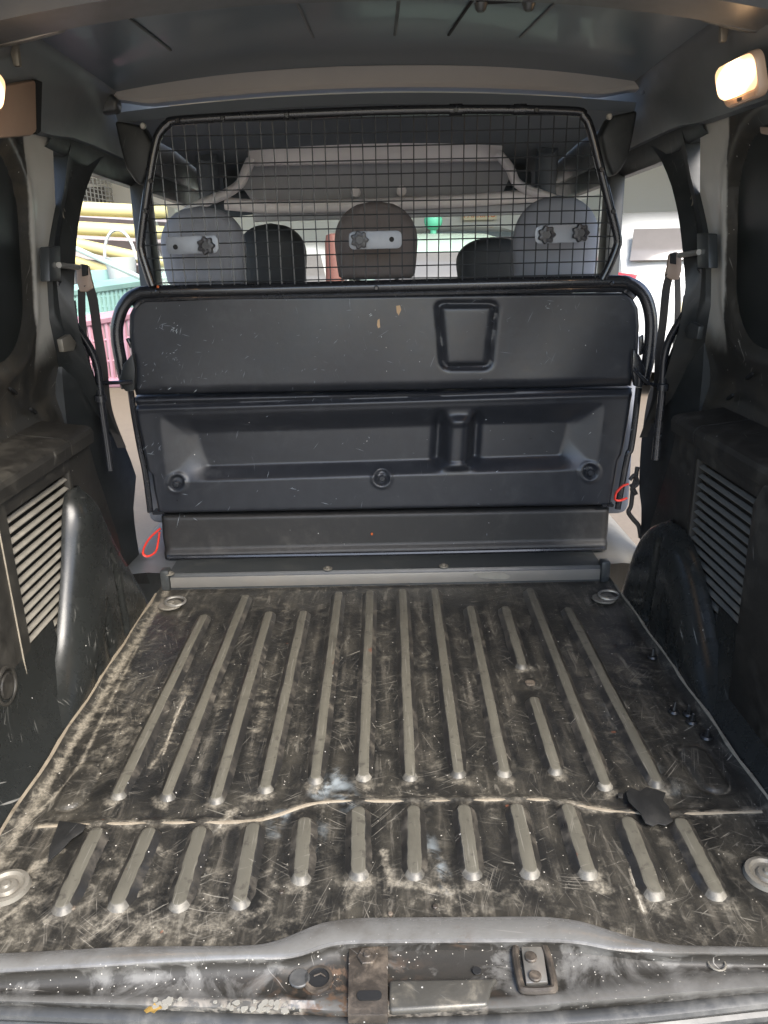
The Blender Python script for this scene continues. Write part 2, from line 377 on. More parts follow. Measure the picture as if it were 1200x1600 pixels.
def rib_top_mat():
    t = NT('bare rib top'); n2 = t.noise(60, 6, .65); n1 = t.noise(12, 6, .6)
    st = t.noise(1.0, 5, .6, t.mapping((300, 10, 10)))
    col = t.mix(n1, (.085,.079,.062), (.135,.126,.100)); col = t.mix(t.m('MULTIPLY', t.ramp(t.noise(9, 9, .68, None, .8), .50, .72), .45), col, (.050,.046,.037)); col = t.mix(t.m('MULTIPLY', t.scratches(.66, ((0,0,.35),(0,0,1.2),(0,0,2.2)), 420, 14), .5), col, (.30,.28,.235)); col = t.mix(t.m('MULTIPLY', t.ramp(n2, .58, .68), .6), col, (.045,.040,.034)); col = t.mix(t.m('MULTIPLY', t.ramp(t.noise(17, 7, .7, None, 1.0), .60, .66), .6), col, (.055,.049,.041))
    col = t.mix(t.m('MULTIPLY', t.ramp(st, .58, .7), .6), col, (.24,.225,.19)); col = t.mix(t.m('MULTIPLY', t.ramp(t.noise(22, 3), .70, .76), .6), col, (.16,.05,.025))
    t.principled(col, t.m('ADD', .30, t.m('MULTIPLY', n2, .2)), .15, t.bump(n2, .3, .001), .5); return t.mat
M['rib_top'] = rib_top_mat()
M['rib_side'] = worn('rib flank paint', (.020,.019,.0175), .32, dust=(.12,.105,.083), dust_amt=.75, dust_lo=.40, scr=.8, scr_col=(.36,.33,.28), speck=.05, bump=.3, dust_scale=14, coat=.1)
M['rib_foot'] = worn('rib foot bare metal', (.075,.071,.062), .44, metal=.25, dust=(.30,.275,.225), dust_amt=.9, dust_lo=.40, var=.5, scr=.6, scr_col=(.5,.48,.43), bump=.3, dust_scale=22)
def sill_mat():
    t = NT('sill paint worn'); n1 = t.noise(14, 8, .65, dist=.5); n2 = t.noise(80, 6, .65)
    at = t.n('VertexColor'); at.layer_name = 'wear_tone'; sep = t.n('SeparateColor'); t.set(sep.inputs[0], at.outputs[0]); gr, rs, bk = sep.outputs
    col = t.mix(n2, (.175,.170,.155), (.215,.210,.198)); col = t.mix(t.m('MULTIPLY', t.ramp(t.noise(9, 7, .65), .50, .70), .5), col, (.085,.072,.056))
    col = t.mix(t.m('MULTIPLY', gr, t.m('ADD', .45, t.ramp(n1, .35, .6))), col, (.022,.020,.0165))
    col = t.mix(t.m('MULTIPLY', rs, t.ramp(n2, .44, .60)), col, (.105,.068,.044))
    col = t.mix(t.m('MULTIPLY', bk, t.ramp(n2, .44, .54)), col, (.44,.40,.34))
    col = t.mix(t.m('MULTIPLY', t.specks(150, .17, .03), t.m('ADD', .2, gr)), col, (.58,.55,.49))
    col = t.mix(t.m('MULTIPLY', t.specks(300, .28, .15), t.m('ADD', .2, gr)), col, (.52,.49,.43))
    col = t.mix(t.m('MULTIPLY', t.scratches(.68, ((0,0,.15),(0,0,1.3),(0,0,2.4),(0,0,1.7)), 420, 7), .5), col, (.42,.40,.36))
    ro = t.m('ADD', .14, t.m('ADD', t.m('MULTIPLY', gr, .40), t.m('MULTIPLY', n2, .12)))
    t.principled(col, ro, t.m('SUBTRACT', .4, t.m('MULTIPLY', gr, .38)), t.bump(n2, .25, .002), .5, .0); return t.mat
M['sill'] = sill_mat()

# ================================================================== THE VAN
van = thing('van', (0, 1.4, -.55), 'black and warm grey worn van interior seen from its open rear doors', 'van')

# ---- sill curves (used for the rear end of the floor too)
def xz(poly):   # interpolate y of a pixel polyline at px
    xs = [p[0] for p in poly]; ys = [p[1] for p in poly]
    return lambda px: float(np.interp(px, xs, ys))
A_ = [(-140,1492),(0,1490),(200,1479),(380,1478),(425,1474),(465,1457),(505,1440),(560,1434),(850,1432),(905,1438),(960,1456),(1010,1471),(1060,1477),(1200,1480),(1340,1482)]
B_ = [(-140,1528),(0,1520),(200,1508),(380,1500),(430,1500),(470,1496),(510,1478),(560,1474),(850,1472),(905,1474),(960,1486),(1010,1490),(1060,1491),(1200,1492),(1340,1492)]
C_ = [(-140,1545),(0,1538),(200,1530),(420,1518),(480,1510),(560,1486),(850,1484),(930,1492),(1010,1502),(1200,1506),(1340,1506)]
D_ = [(-140,1556),(0,1552),(300,1558),(600,1560),(800,1556),(940,1540),(1060,1524),(1200,1508+8),(1340,1514)]
E_ = [(-140,1574),(0,1568),(300,1578),(600,1588),(800,1580),(1000,1566),(1200,1548),(1340,1540)]
def smooth_poly(poly):
    f = xz(poly)
    return lambda px: sum(f(px + d_)*w_ for d_, w_ in ((-24,.15),(-12,.22),(0,.26),(12,.22),(24,.15)))
fA, fB, fC, fD, fE = map(smooth_poly, (A_, B_, C_, D_, E_))

# ---- floor panel
FX, FY1 = .566, 1.782
NXg, NYg = 400, 380
edgeA = {}
pxs = np.linspace(-140, 1340, 400)
ax = []; ay = []
for px in pxs:
    v = oZ(px, fA(px), 0.0); ax.append(v.x); ay.append(v.y)
Y0 = np.interp(np.linspace(-FX, FX, NXg), ax, ay) - .002
gx = np.repeat(np.linspace(-FX, FX, NXg)[None, :], NYg, 0)
tt = np.linspace(0, 1, NYg)[:, None]
gy = Y0[None, :]*(1-tt) + FY1*tt
def segd(p0, p1):
    ax_, ay_ = p0; bx, by = p1; dx, dy = bx-ax_, by-ay_; L2 = dx*dx+dy*dy + 1e-12
    t = np.clip(((gx-ax_)*dx + (gy-ay_)*dy)/L2, 0, 1)
    return np.hypot(gx-ax_-t*dx, gy-ay_-t*dy)
def polyd(pxpts):
    P = [oZ(*p) for p in pxpts]; dd = None
    for a, b in zip(P, P[1:]):
        q = segd((a.x,a.y),(b.x,b.y)); dd = q if dd is None else np.minimum(dd, q)
    return dd
def vnoise(sc, seed, oct=4):
    r_ = np.random.default_rng(seed); out = np.zeros_like(gx); amp = 1; tot = 0
    for o_ in range(oct):
        n = 256; tab = r_.random((n, n)); X = gx*sc*2**o_ + 31.7; Y = gy*sc*2**o_ + 17.3
        xi = np.floor(X).astype(int); yi = np.floor(Y).astype(int); fx = X-xi; fy = Y-yi; fx = fx*fx*(3-2*fx); fy = fy*fy*(3-2*fy)
        g = lambda a, b: tab[(xi+a) % n, (yi+b) % n]
        out += amp*((g(0,0)*(1-fx)+g(1,0)*fx)*(1-fy) + (g(0,1)*(1-fx)+g(1,1)*fx)*fy); tot += amp; amp *= .55
    return out/tot
nA, nB, nC = vnoise(6, 1), vnoise(22, 2), vnoise(70, 3, 3)
wob = lambda d_, w_: np.clip(1 - np.maximum(0, d_*(.55+.9*nB))/w_, 0, 1)
dirt = np.zeros_like(gx); dark = np.zeros_like(gx); blue = np.zeros_like(gx); hz = np.zeros_like(gx)
FRONT = [((318,963),(185,1236)),((383,932),(262,1238)),((420,958),(338,1243)),((474,957),(415,1226)),((529,927),(493,1212)),((578,925),(568,1208)),
         ((629,923),(641,1208)),((679,922),(716,1203)),((735,950),(788,1202)),((790,950),(815,1036)),((835,1093),(868,1198)),((828,922),(945,1222)),((888,952),(1025,1217))]
REAR = [((150,1300),(98,1410)),((232,1300),(185,1406)),((312,1298),(280,1406)),((395,1292),(375,1402)),((476,1284),(470,1364)),((560,1267),(560,1358)),
        ((646,1265),(648,1358)),((725,1264),(738,1357)),((808,1262),(828,1356)),((888,1262),(918,1356)),((982,1283),(1022,1388)),((1065,1285),(1118,1388))]
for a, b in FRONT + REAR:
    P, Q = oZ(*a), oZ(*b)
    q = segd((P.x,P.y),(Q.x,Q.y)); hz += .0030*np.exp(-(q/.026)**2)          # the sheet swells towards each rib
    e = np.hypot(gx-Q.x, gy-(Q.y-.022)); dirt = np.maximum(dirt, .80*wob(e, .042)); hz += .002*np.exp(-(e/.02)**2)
    dk = np.clip(1-np.abs(q-.021)/.015, 0, 1); dark = np.maximum(dark, 1.0*dk)  # shade along both sides of each rib, painted into the dark mask
# dust that gathered along the edges, behind the ribs and along the seam
dirt = np.maximum(dirt, .75*wob(np.abs(np.abs(gx)-.548), .026)*(gx < 0) + .35*wob(np.abs(np.abs(gx)-.548), .02)*(gx > 0))
dirt = np.maximum(dirt, .55*wob(np.abs(gy-FY1), .022))
SEAM = [(60,1292),(140,1288),(250,1286),(380,1284),(430,1275),(480,1258),(530,1252),(640,1252),(760,1250),(850,1250),(900,1258),(960,1268),(1040,1272),(1130,1270),(1190,1268)]
dS = polyd(SEAM); hz += .0035*np.exp(-(dS/.007)**2); dirt = np.maximum(dirt, .6*wob(dS, .03))
near = np.clip((1.02-gy)/.25, 0, 1)
dirt = np.maximum(dirt, .46*near*np.clip((nA-.38)*5, 0, 1)*np.clip(.75-gx*.5, .2, 1.2))
dirt = np.maximum(dirt, .50*np.clip((nA-.46)*6, 0, 1)*np.clip(.7-gx*.8, .1, 1))
dirt = np.maximum(dirt, np.clip((1.05-gy)/.22, 0, 1)*(.34+.30*(nA-.3))*np.clip(1.0-gx*.5, .5, 1.3)*(nB > .36))
dirt = np.maximum(dirt, .42*np.clip((-gx-.40)/.12, 0, 1)*np.clip((nA-.30)*4, 0, 1))
for pts, wd, s_ in (([(300,1330),(335,1300),(365,1270)],.02,.9),([(285,1390),(310,1340),(330,1300)],.016,.95),([(255,1180),(275,1120),(290,1090)],.006,.95),([(235,1200),(262,1160),(300,1170)],.010,.7),
        ([(620,1380),(680,1392),(700,1395)],.024,.72),([(600,1330),(612,1380),(650,1390)],.018,.7),([(668,1330),(690,1380),(705,1395)],.018,.6),([(0,1400),(60,1350),(95,1330)],.018,.8),([(985,1360),(1000,1410),(1006,1425)],.007,1),
        ([(40,1290),(120,1205),(215,1010)],.012,.7),([(330,1165),(360,1120),(380,1080)],.012,.5),([(0,1440),(40,1410)],.014,.9),([(480,1235),(560,1245),(680,1245)],.02,.55),([(880,1330),(940,1350)],.02,.3)):
    dirt = np.maximum(dirt, s_*wob(polyd(pts), wd))
for pts, wd, s_ in (([(500,1240),(520,1215),(545,1260)],.025,.75),([(425,1300),(440,1275)],.02,.7),([(480,1335),(500,1290)],.02,.5),([(700,1390),(668,1310)],.014,.6),([(950,1090),(1010,1190),(1050,1240)],.03,.16)):
    blue = np.maximum(blue, s_*wob(polyd(pts), wd)*np.clip((nC-.3)*3, 0, 1))
for c, r_ in (((160,1240),.016),((333,1005),.006),((612,980),.007),((505,955),.010),((1000,1360),.012),((820,1280),.01)):
    P = oZ(*c); dark = np.maximum(dark, np.clip(1.5-np.hypot(gx-P.x, gy-P.y)/r_*(.7+.6*nB), 0, 1))
for c, aang in (((122,1225), .30), ((1100,1200), -.30)):                      # two pressed ovals
    P = oZ(*c); dx = gx-P.x; dy = gy-P.y
    L = np.hypot(dx, np.maximum(np.abs(dy)-.035, 0)); hz += .004*(1/(1+np.exp((L-.021)/.0022))) - .003*np.exp(-((L-.026)/.005)**2)
    dirt = np.maximum(dirt, .55*np.clip(1-np.abs(L-.025)/.005, 0, 1)*(nB > .4)); dark = np.maximum(dark, .5*np.clip(1-np.abs(L-.032)/.008, 0, 1)*(dy > 0))
P = oZ(828,1068); L = np.hypot(gx-P.x, gy-P.y); hz += .006*np.exp(-(L/.018)**4) - .004*np.exp(-(L/.008)**2); dark = np.maximum(dark, .8*np.clip(1-L/.011, 0, 1)); dirt = np.maximum(dirt, .5*np.clip(1-np.abs(L-.022)/.008, 0, 1))
hz += .0016*(nA-.5) + .0008*(nB-.5)
hz += .010*np.clip((np.abs(gx)-.548)/.018, 0, 1)**2
idx = np.arange(NXg*NYg).reshape(NYg, NXg)
quads = np.stack([idx[:-1,:-1], idx[:-1,1:], idx[1:,1:], idx[1:,:-1]], -1).reshape(-1, 4)
me = bpy.data.meshes.new('floor_panel')
loc0 = WLOC[van.name]
co = np.stack([gx.ravel()-loc0.x, gy.ravel()-loc0.y, hz.ravel()-loc0.z], -1)
me.vertices.add(len(co)); me.vertices.foreach_set('co', co.ravel())
me.loops.add(quads.size); me.loops.foreach_set('vertex_index', quads.ravel().astype(np.int32))
me.polygons.add(len(quads)); me.polygons.foreach_set('loop_start', np.arange(0, quads.size, 4, dtype=np.int32))
me.polygons.foreach_set('use_smooth', np.ones(len(quads), bool)); me.update(calc_edges=True)
ca = me.color_attributes.new('wear_tone', 'FLOAT_COLOR', 'POINT')
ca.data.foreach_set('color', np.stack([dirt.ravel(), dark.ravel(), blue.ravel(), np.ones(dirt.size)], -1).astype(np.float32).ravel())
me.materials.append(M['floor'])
floor = bpy.data.objects.new('floor_panel', me); COL.objects.link(floor); floor.parent = van; WLOC[floor.name] = loc0.copy()

def stadium(P, Q, hw, z, ext=0.0, n=7, extq=None, m=12, jit=None, top=None):
    d_ = (Q-P); L = d_.length; d_ = d_/L; s_ = Vector((d_.y, -d_.x, 0)); out = []
    extq = ext if extq is None else extq; jt = iter(jit); he = hw if top is None else top + (hw-top)*.62
    for k in range(n+1):
        a = math.pi*k/n - math.pi/2; h_ = he + next(jt)*.5; out.append(Q + d_*(extq + math.cos(a)*h_) + s_*(-math.sin(a)*h_) + Vector((0,0,z)))
    for k in range(1, m): out.append(Q + (P-Q)*(k/m) + s_*-(hw+next(jt)) + Vector((0,0,z)))
    for k in range(n+1):
        a = math.pi*k/n - math.pi/2; h_ = hw + next(jt)*.5; out.append(P - d_*(ext + math.cos(a)*h_) + s_*(math.sin(a)*h_) + Vector((0,0,z)))
    for k in range(1, m): out.append(P + (Q-P)*(k/m) + s_*(hw+next(jt)) + Vector((0,0,z)))
    return out
for i, (a, b) in enumerate(FRONT + REAR):
    P, Q = oZ(a[0], a[1], .009), oZ(b[0], b[1], .009); P.z = Q.z = 0
    rear = i >= len(FRONT); hw = .0084 if rear else .0074
    mb = MB()
    k_ = 1.0 if rear else .7; jit = [random.gauss(0, .00042) for _ in range(60)]
    S_ = lambda w_, z, e, q: stadium(P, Q, w_, z, e, extq=q, jit=jit, top=hw)
    rg = [S_(hw+.0150, -.002, -.004, .004*k_), S_(hw+.0100, .0018, -.002, .003*k_), S_(hw+.0045, .0068, -.001, .001), S_(hw+.0012, .0096, 0, 0), S_(hw-.002, .0104, 0, 0)]
    mb.rings(rg, mats=[1,1,1,0,0])
    n = len(rg[0])
    for fi, f in enumerate(mb.f):                                      # the sloping foot at the near end is rubbed bare
        if mb.m[fi] == 1 and len(f) == 4 and all((j % n) < 8 for j in f): mb.m[fi] = 2
    mb.build('floor_rib', [M['rib_top'], M['rib_side'], M['rib_foot']], floor, smooth=50)

# seam bead, edge beads, patches, tie-down points on the floor
sp = spline([oZ(*p, .0025) for p in SEAM], 5)
MB().tube(sp, [(.0030 if 12 < i < 26 else .0021)+.0012*random.random() for i, _ in enumerate(sp)], 7, flat=.7).build('seam_bead', M['bead'], floor)
for s in (-1, 1):
    pts = [Vector((s*(.566+.002*math.sin(i*1.3)), .70+i*.043, .0115)) for i in range(25)]
    MB().tube(pts, [.0022+.0014*random.random() for _ in pts], 6).build('edge_bead', M['bead'] if s < 0 else M['bead_dim'], floor)
def patch(outline, z0=.0055, h=.0022):
    o = [oZ(*p, z0) for p in outline]; return MB().prism(o, (0,0,h)).build('tape_patch', M['tape'], floor, bevel=.0006)
patch([(93,1284),(118,1287),(135,1290),(130,1300),(112,1312),(96,1330),(75,1348),(78,1325)], .0085)
patch([(978,1240),(985,1232),(1000,1238),(1010,1231),(1028,1236),(1040,1240),(1036,1252),(1045,1262),(1047,1278),(1052,1284),(1040,1291),(1028,1288),(1020,1292),(1008,1287),(1000,1272),(990,1262),(982,1254)], .010)
patch([(965,1240),(974,1240),(973,1248),(966,1247)], .005)
for (px, py) in ((266,946),(944,936)):
    c = oZ(px, py, .004); t0 = MB(); t0.disc(c, (0,0,1), .028, .004, 28, ch=.0015); t0.disc(c+Vector((0,0,.004)), (0,0,1), .010, .005, 16, ch=.002)
    td = t0.build('tie_down_plate', M['washer'], floor)
    ringp = [c + Vector((.024*math.cos(a)+.012, .016*math.sin(a)+.004, .009+.004*math.sin(a))) for a in np.linspace(0, 2*math.pi, 22)[:-1]]
    MB().tube(ringp, .0032, 8, True).build('tie_down_ring', M['steel'], td)
for (px, py) in ((10,1386),(1200,1366)):
    c = oZ(px, py, .004); t0 = MB(); n = 30
    ring = lambda r_, z: [c + Vector((r_*math.cos(2*math.pi*k/n), r_*math.sin(2*math.pi*k/n), z)) for k in range(n)]
    t0.rings([ring(.031,-.003), ring(.029,.003), ring(.024,.004), ring(.021,.000), ring(.016,-.001), ring(.013,.003), ring(.007,.004), ring(.005,.007)])
    t0.build('floor_anchor', M['washer'], floor)
c = oZ(828,1068,.004); MB().disc(c, (0,0,1), .010, .003, 16, ch=.001).build('floor_bolt', M['rust'], floor)
for px, py in ((440,1395),(610,1432-3),(115,1420),(680,1418)):
    MB().disc(oZ(px,py,.001), (0,0,1), .0035, .003, 10, ch=.001).build('rivet', M['rust'], floor)

# ---- rear sill
mb = MB(); cols = np.linspace(-130, 1330, 300); rowsZ = []
def sill_rows(px):
    a, b, c, d_, e = fA(px), fB(px), fC(px), fD(px), fE(px)
    k = [(a, .0045), (a+(b-a)*.25, .0075), (a+(b-a)*.8, .0065), (b, .004), (b+(c-b)*.35, -.006), (c, -.014), (c+(d_-c)*.3, -.0165), (c+(d_-c)*.65, -.0175), (d_, -.015), (d_+(e-d_)*.3,-.0105), (d_+(e-d_)*.75, -.012), (e, -.022), (e+12, -.05), (e+40,-.07)]
    return [oZ(px, y, z) for y, z in k]
RW = [sill_rows(px) for px in cols]; nr = len(RW[0])
# the ledge: dish round the lock hole, the raised pad, the striker well
dish = oZ(480,1532,-.017)
for col_ in RW:
    for j in range(5, 12):
        v = col_[j]; L = math.hypot(v.x-dish.x, (v.y-dish.y)); v.z += -.004*math.exp(-(L/.028)**4) + .004*math.exp(-((L-.034)/.008)**2)
vv = [v for c_ in RW for v in c_]
ff = [(i*nr+j, (i+1)*nr+j, (i+1)*nr+j+1, i*nr+j+1) for i in range(len(cols)-1) for j in range(nr-1)]
mb.add(vv, ff); sill = mb.build('rear_sill', M['sill'], van, smooth=60)
ca = sill.data.color_attributes.new('wear_tone', 'FLOAT_COLOR', 'POINT'); nA1 = np.random.default_rng(5)
wv = []
for i, px in enumerate(cols):
    for j in range(nr):
        grime = [.30,0,.0,.55,1,1.0,1,.95,.7,.35,.25,.8,1,1][j]
        if 560 < px < 920 and j == 6: grime = .95
        if px > 940 and j in (6,7,8): grime *= .9
        rust = 1.0*math.exp(-((px-530)/90)**2)*(j > 5) + .6*math.exp(-((px-700)/70)**2)*(j in (8,9,10))+.6*math.exp(-((px-720)/14)**2)*(j in (2,3,4))
        chip = (.7 if 230 < px < 480 else .5 if 600 < px < 760 else .0)*(1 if j in (9,10,11) else 0)*(nA1.random()**.5)
        wv += [grime, min(1, rust), chip, 1]
ca.data.foreach_set('color', np.array(wv, np.float32))
# rubber door seal and bumper top behind it
MB().tube(spline([oZ(px, y, -.035) for px, y in ((-160,1572),(0,1580),(200,1588),(400,1596),(600,1604),(800,1598),(1000,1584),(1200,1562),(1360,1548))], 8), .010, 10, flat=.75).build('door_seal', M['rubber'], van)
MB().tube(spline([oZ(px, y, -.055) for px, y in ((-160,1592),(0,1600),(300,1612),(600,1624),(900,1614),(1200,1584),(1360,1568))], 8), .009, 10).build('door_seal', M['rubber'], van)
bp = MB(); fr = [oZ(px, y, -.075) for px, y in ((-200,1575),(0,1590),(300,1600),(600,1612),(900,1602),(1200,1575),(1400,1552))]
bp.rings([fr, [v + Vector((0,-.02,.004)) for v in fr], [v + Vector((0,-.14,-.02)) for v in fr], [v + Vector((0,-.17,-.12)) for v in fr]], closed=False, cap1=False)
bp.build('rear_bumper', M['rubber'], van, smooth=40)
# lock parts on the sill
c = oZ(498,1532,-.018); lk = MB(); n = 26
ring = lambda c, r_, z: [c + Vector((r_*math.cos(2*math.pi*k/n), r_*math.sin(2*math.pi*k/n), z)) for k in range(n)]
lk.rings([ring(c,.018,.000), ring(c,.0165,.005), ring(c,.013,.005), ring(c,.0125,.0026)], mats=[0,0,1,1])
lock = lk.build('lock_hole', [M['rust'], M['hole']], sill)
MB().tube([c+Vector((-.006,.003,.0036)), c+Vector((.002,.006,.0042)), c+Vector((.008,.002,.0036))], .0010, 6).build('lock_spring', M['rust'], lock)
MB().disc(oZ(468,1530,-.016), (0,0,1), .0125, .003, 20, ch=.001).build('rubber_plug', M['rubber'], sill)
q = [oZ(545,1478,-.009), oZ(606,1478,-.009), oZ(606,1588,-.009), oZ(543,1588,-.009)]
br = MB().prism([v-Vector((0,0,.012)) for v in q], (0,0,.014)).build('lock_bracket', M['rust'], sill, bevel=.0015)
c = oZ(574,1496,-.007); MB().disc(c, (0,0,1), .0125, .004, 6, ch=.001).disc(c+Vector((0,0,.004)), (0,0,1), .005, .003, 14, ch=.001).build('bolt', M['rust'], br)
c = oZ(577,1556,-.0065)
MB().prism([c+Vector((x*.95, y, 0)) for x, y in rr_outline(.030,.012,.0055)], (0,0,.0012)).build('slot', M['hole'], br)
q = [oZ(608,1534,-.012), oZ(778,1531,-.012), oZ(768,1545,-.012), oZ(762,1574,-.012), oZ(608,1583,-.012)]
MB().prism([v-Vector((0,0,.006)) for v in q], (0,0,.010)).build('raised_pad', M['pad'], sill, bevel=.004, seg=3)
c = oZ(745,1517,-.014); MB().disc(c, (0,0,1), .0055, .0012, 14, ch=.0004).build('drain_hole', M['hole'], sill)
sk = [oZ(805,1480,-.010), oZ(806,1500,-.010), oZ(814,1540,-.010), oZ(822,1548,-.010), oZ(858,1547,-.010), oZ(866,1540,-.010), oZ(858,1500,-.010), oZ(851,1480,-.010)]
stk = MB().tube(spline(sk, 5), .0045, 8).build('striker_frame', M['rust'], sill)
q = [oZ(814,1480,-.011), oZ(848,1480,-.011), oZ(856,1536,-.011), oZ(822,1538,-.011)]
MB().prism([v-Vector((0,0,.003)) for v in q], (0,0,.005)).build('striker_plate', M['steel'], stk, bevel=.0012)
for px, py in ((829,1496),(836,1526)):
    MB().disc(oZ(px,py,-.008), (0,0,1), .0075, .003, 14, ch=.001).build('striker_bolt', M['rust'], stk)
for px, py, r_ in ((95,1519,.006),(190,1520,.006),(1120,1505,.010)):
    c = oZ(px,py,-.013); MB().tube([c+Vector((r_*math.cos(a), r_*math.sin(a), .0)) for a in np.linspace(0,2*math.pi,15)[:-1]], .0012, 6, True).build('rivet_ring', M['washer'], sill)
for k in range(44):                                                    # flakes of white paint lying along the sill edge
    px = random.choice([random.gauss(262,14), random.gauss(375,18), random.gauss(425,22), random.uniform(240,470)]); py = fE(px) - random.uniform(2, 16)
    c = oZ(px, py, -.0105+random.uniform(0,.0012)); r_ = random.uniform(.0015,.005); a0 = random.random()*6
    o = [c + Vector((r_*math.cos(a0+a)*random.uniform(.6,1.1), r_*math.sin(a0+a)*random.uniform(.6,1.1), 0)) for a in np.linspace(0, 2*math.pi, 8)[:-1]]
    MB().prism(o, (0,0,.0014)).build('paint_flake', M['paint_chip'], sill)

# ---- step in front of the floor
st = MB()
prof = [(1.780,-.003),(1.781,.012),(1.784,.033),(1.790,.040),(1.80,.0415),(1.96,.043),(2.10,.043),(2.12,.01)]
L_ = [[Vector((x, y, z)) for y, z in prof] for x in np.linspace(-.545, .545, 40)]
st.rings(L_, closed=False, cap1=False); step = st.build('front_step', [M['dark']], van, smooth=40)
MB().box((-.54,1.7765,.006),(.54,1.7795,.034)).build('step_riser', M['body'], step, bevel=.001)
for px, py in ((265,897),(512,889),(693,885),(943,878)):
    c = oZ(px, py, .0425); MB().disc(c, (0,0,1), .012, .003, 18, ch=.001).disc(c+Vector((0,0,.003)), (0,0,1), .006, .004, 10, ch=.001).build('bolt', M['washer'], step)
o = [oZ(px,py,.0425) for px,py in ((742,896),(760,893),(790,894),(805,901),(798,907),(776,906),(755,903))]
MB().prism([Vector((v.x, 1.7745, .012+(v.y-1.775)*0+.020*((907-p)/14))) for v, p in zip(o, (896,893,894,901,907,906,903))], (0,.002,0)).build('paint_scuff', M['paint_chip'], step)
for s in (-1, 1):                                                      # end posts of the step and the door sills beside it
    MB().box((s*.552-.011,1.770,.0),(s*.552+.011,1.80,.055)).build('step_end', M['dark'], van, bevel=.004)
    sl_ = MB(); ys = np.linspace(1.80, 3.0, 16)
    pr = [(s*.548,.036),(s*.60,.040),(s*.66,.035),(s*.705,.005),(s*.72,-.05),(s*.725,-.22)]
    sl_.rings([[Vector((x, y, z)) for x, z in pr] for y in ys], closed=False, cap1=False); sl_.build('door_sill', M['body'] if s > 0 else M['rail'], van, smooth=40)
MB().box((-.55,2.10,.0),(.55,3.3,.012)).build('cabin_floor', M['lining'], van)

# ---- wheel arches
def arch(s, prof, X_out=.6245):
    """prof: list of (z, y_rear, y_front); horizontal slices, rounded at both ends"""
    mb = MB(); rings = []
    zt = prof[-1][0]
    zs = []
    for (za, ra, fa), (zb, rb, fb) in zip(prof, prof[1:]):
        for k in range(4):
            t = k/4; zs.append((za+(zb-za)*t, ra+(rb-ra)*t, fa+(fb-fa)*t))
    zs.append(prof[-1])
    # smooth the two profiles
    for _ in range(3): zs = [zs[0]] + [tuple((zs[i-1][k]+2*zs[i][k]+zs[i+1][k])/4 for k in range(3)) for i in range(1, len(zs)-1)] + [zs[-1]]
    for z, yr, yf in zs:
        q = max(0, z)/zt; xi = .566 + .014*q + .024*max(0, (q-.84)/.16)**2
        w_ = X_out - xi; rr = min(max(w_*2.2, .075), (yf-yr)*.40); out = []
        for k in range(15):
            a = math.pi/2*k/14; out.append(Vector((s*(X_out - w_*math.sin(a)), yr + rr*1.1*(1-math.cos(a)), z)))
        for k in range(1, 90):
            t = k/90; y = yr+rr*1.1 + (yf-rr*.8 - yr-rr*1.1)*t
            dent = 0                                                    # three pressed upright channels
            for yc, z0, z1 in ((1.34,.03,.10),(1.42,.03,.19),(1.515,.03,.20)):
                L = math.hypot(y-yc, max(0, abs(z-(z0+z1)/2)-(z1-z0)/2)); dent += .010*(1/(1+math.exp((L-.013)/.002)))
            out.append(Vector((s*(xi+dent), y, z)))
        for k in range(15):
            a = math.pi/2*k/14; out.append(Vector((s*(xi + w_*(1-math.cos(a))), yf-rr*.8 + rr*.8*math.sin(a), z)))
        rings.append(out)
    n = len(rings[0])
    for i in range(3):                                                  # close the crest
        sc_ = (.72,.4,.05)[i]; c = sum(rings[len(zs)-1], Vector())/n
        rings.append([Vector((c.x+(v.x-c.x)*sc_, c.y+(v.y-c.y)*sc_, zt+(.006,.009,.010)[i])) for v in rings[len(zs)-1]])
    mb.rings(rings, closed=False, cap1=False)
    return mb.build('wheel_arch', M['arch'], van, smooth=60)
arch(-1, [(0,1.02,1.745),(.02,1.13,1.735),(.05,1.215,1.715),(.10,1.285,1.675),(.15,1.325,1.64),(.21,1.36,1.59),(.26,1.385,1.555),(.31,1.405,1.52),(.345,1.425,1.50),(.36,1.44,1.485)])
arch(1, [(0,1.02,1.76),(.02,1.13,1.75),(.05,1.215,1.74),(.10,1.285,1.72),(.15,1.34,1.69),(.19,1.385,1.65),(.22,1.43,1.60),(.238,1.475,1.565)])

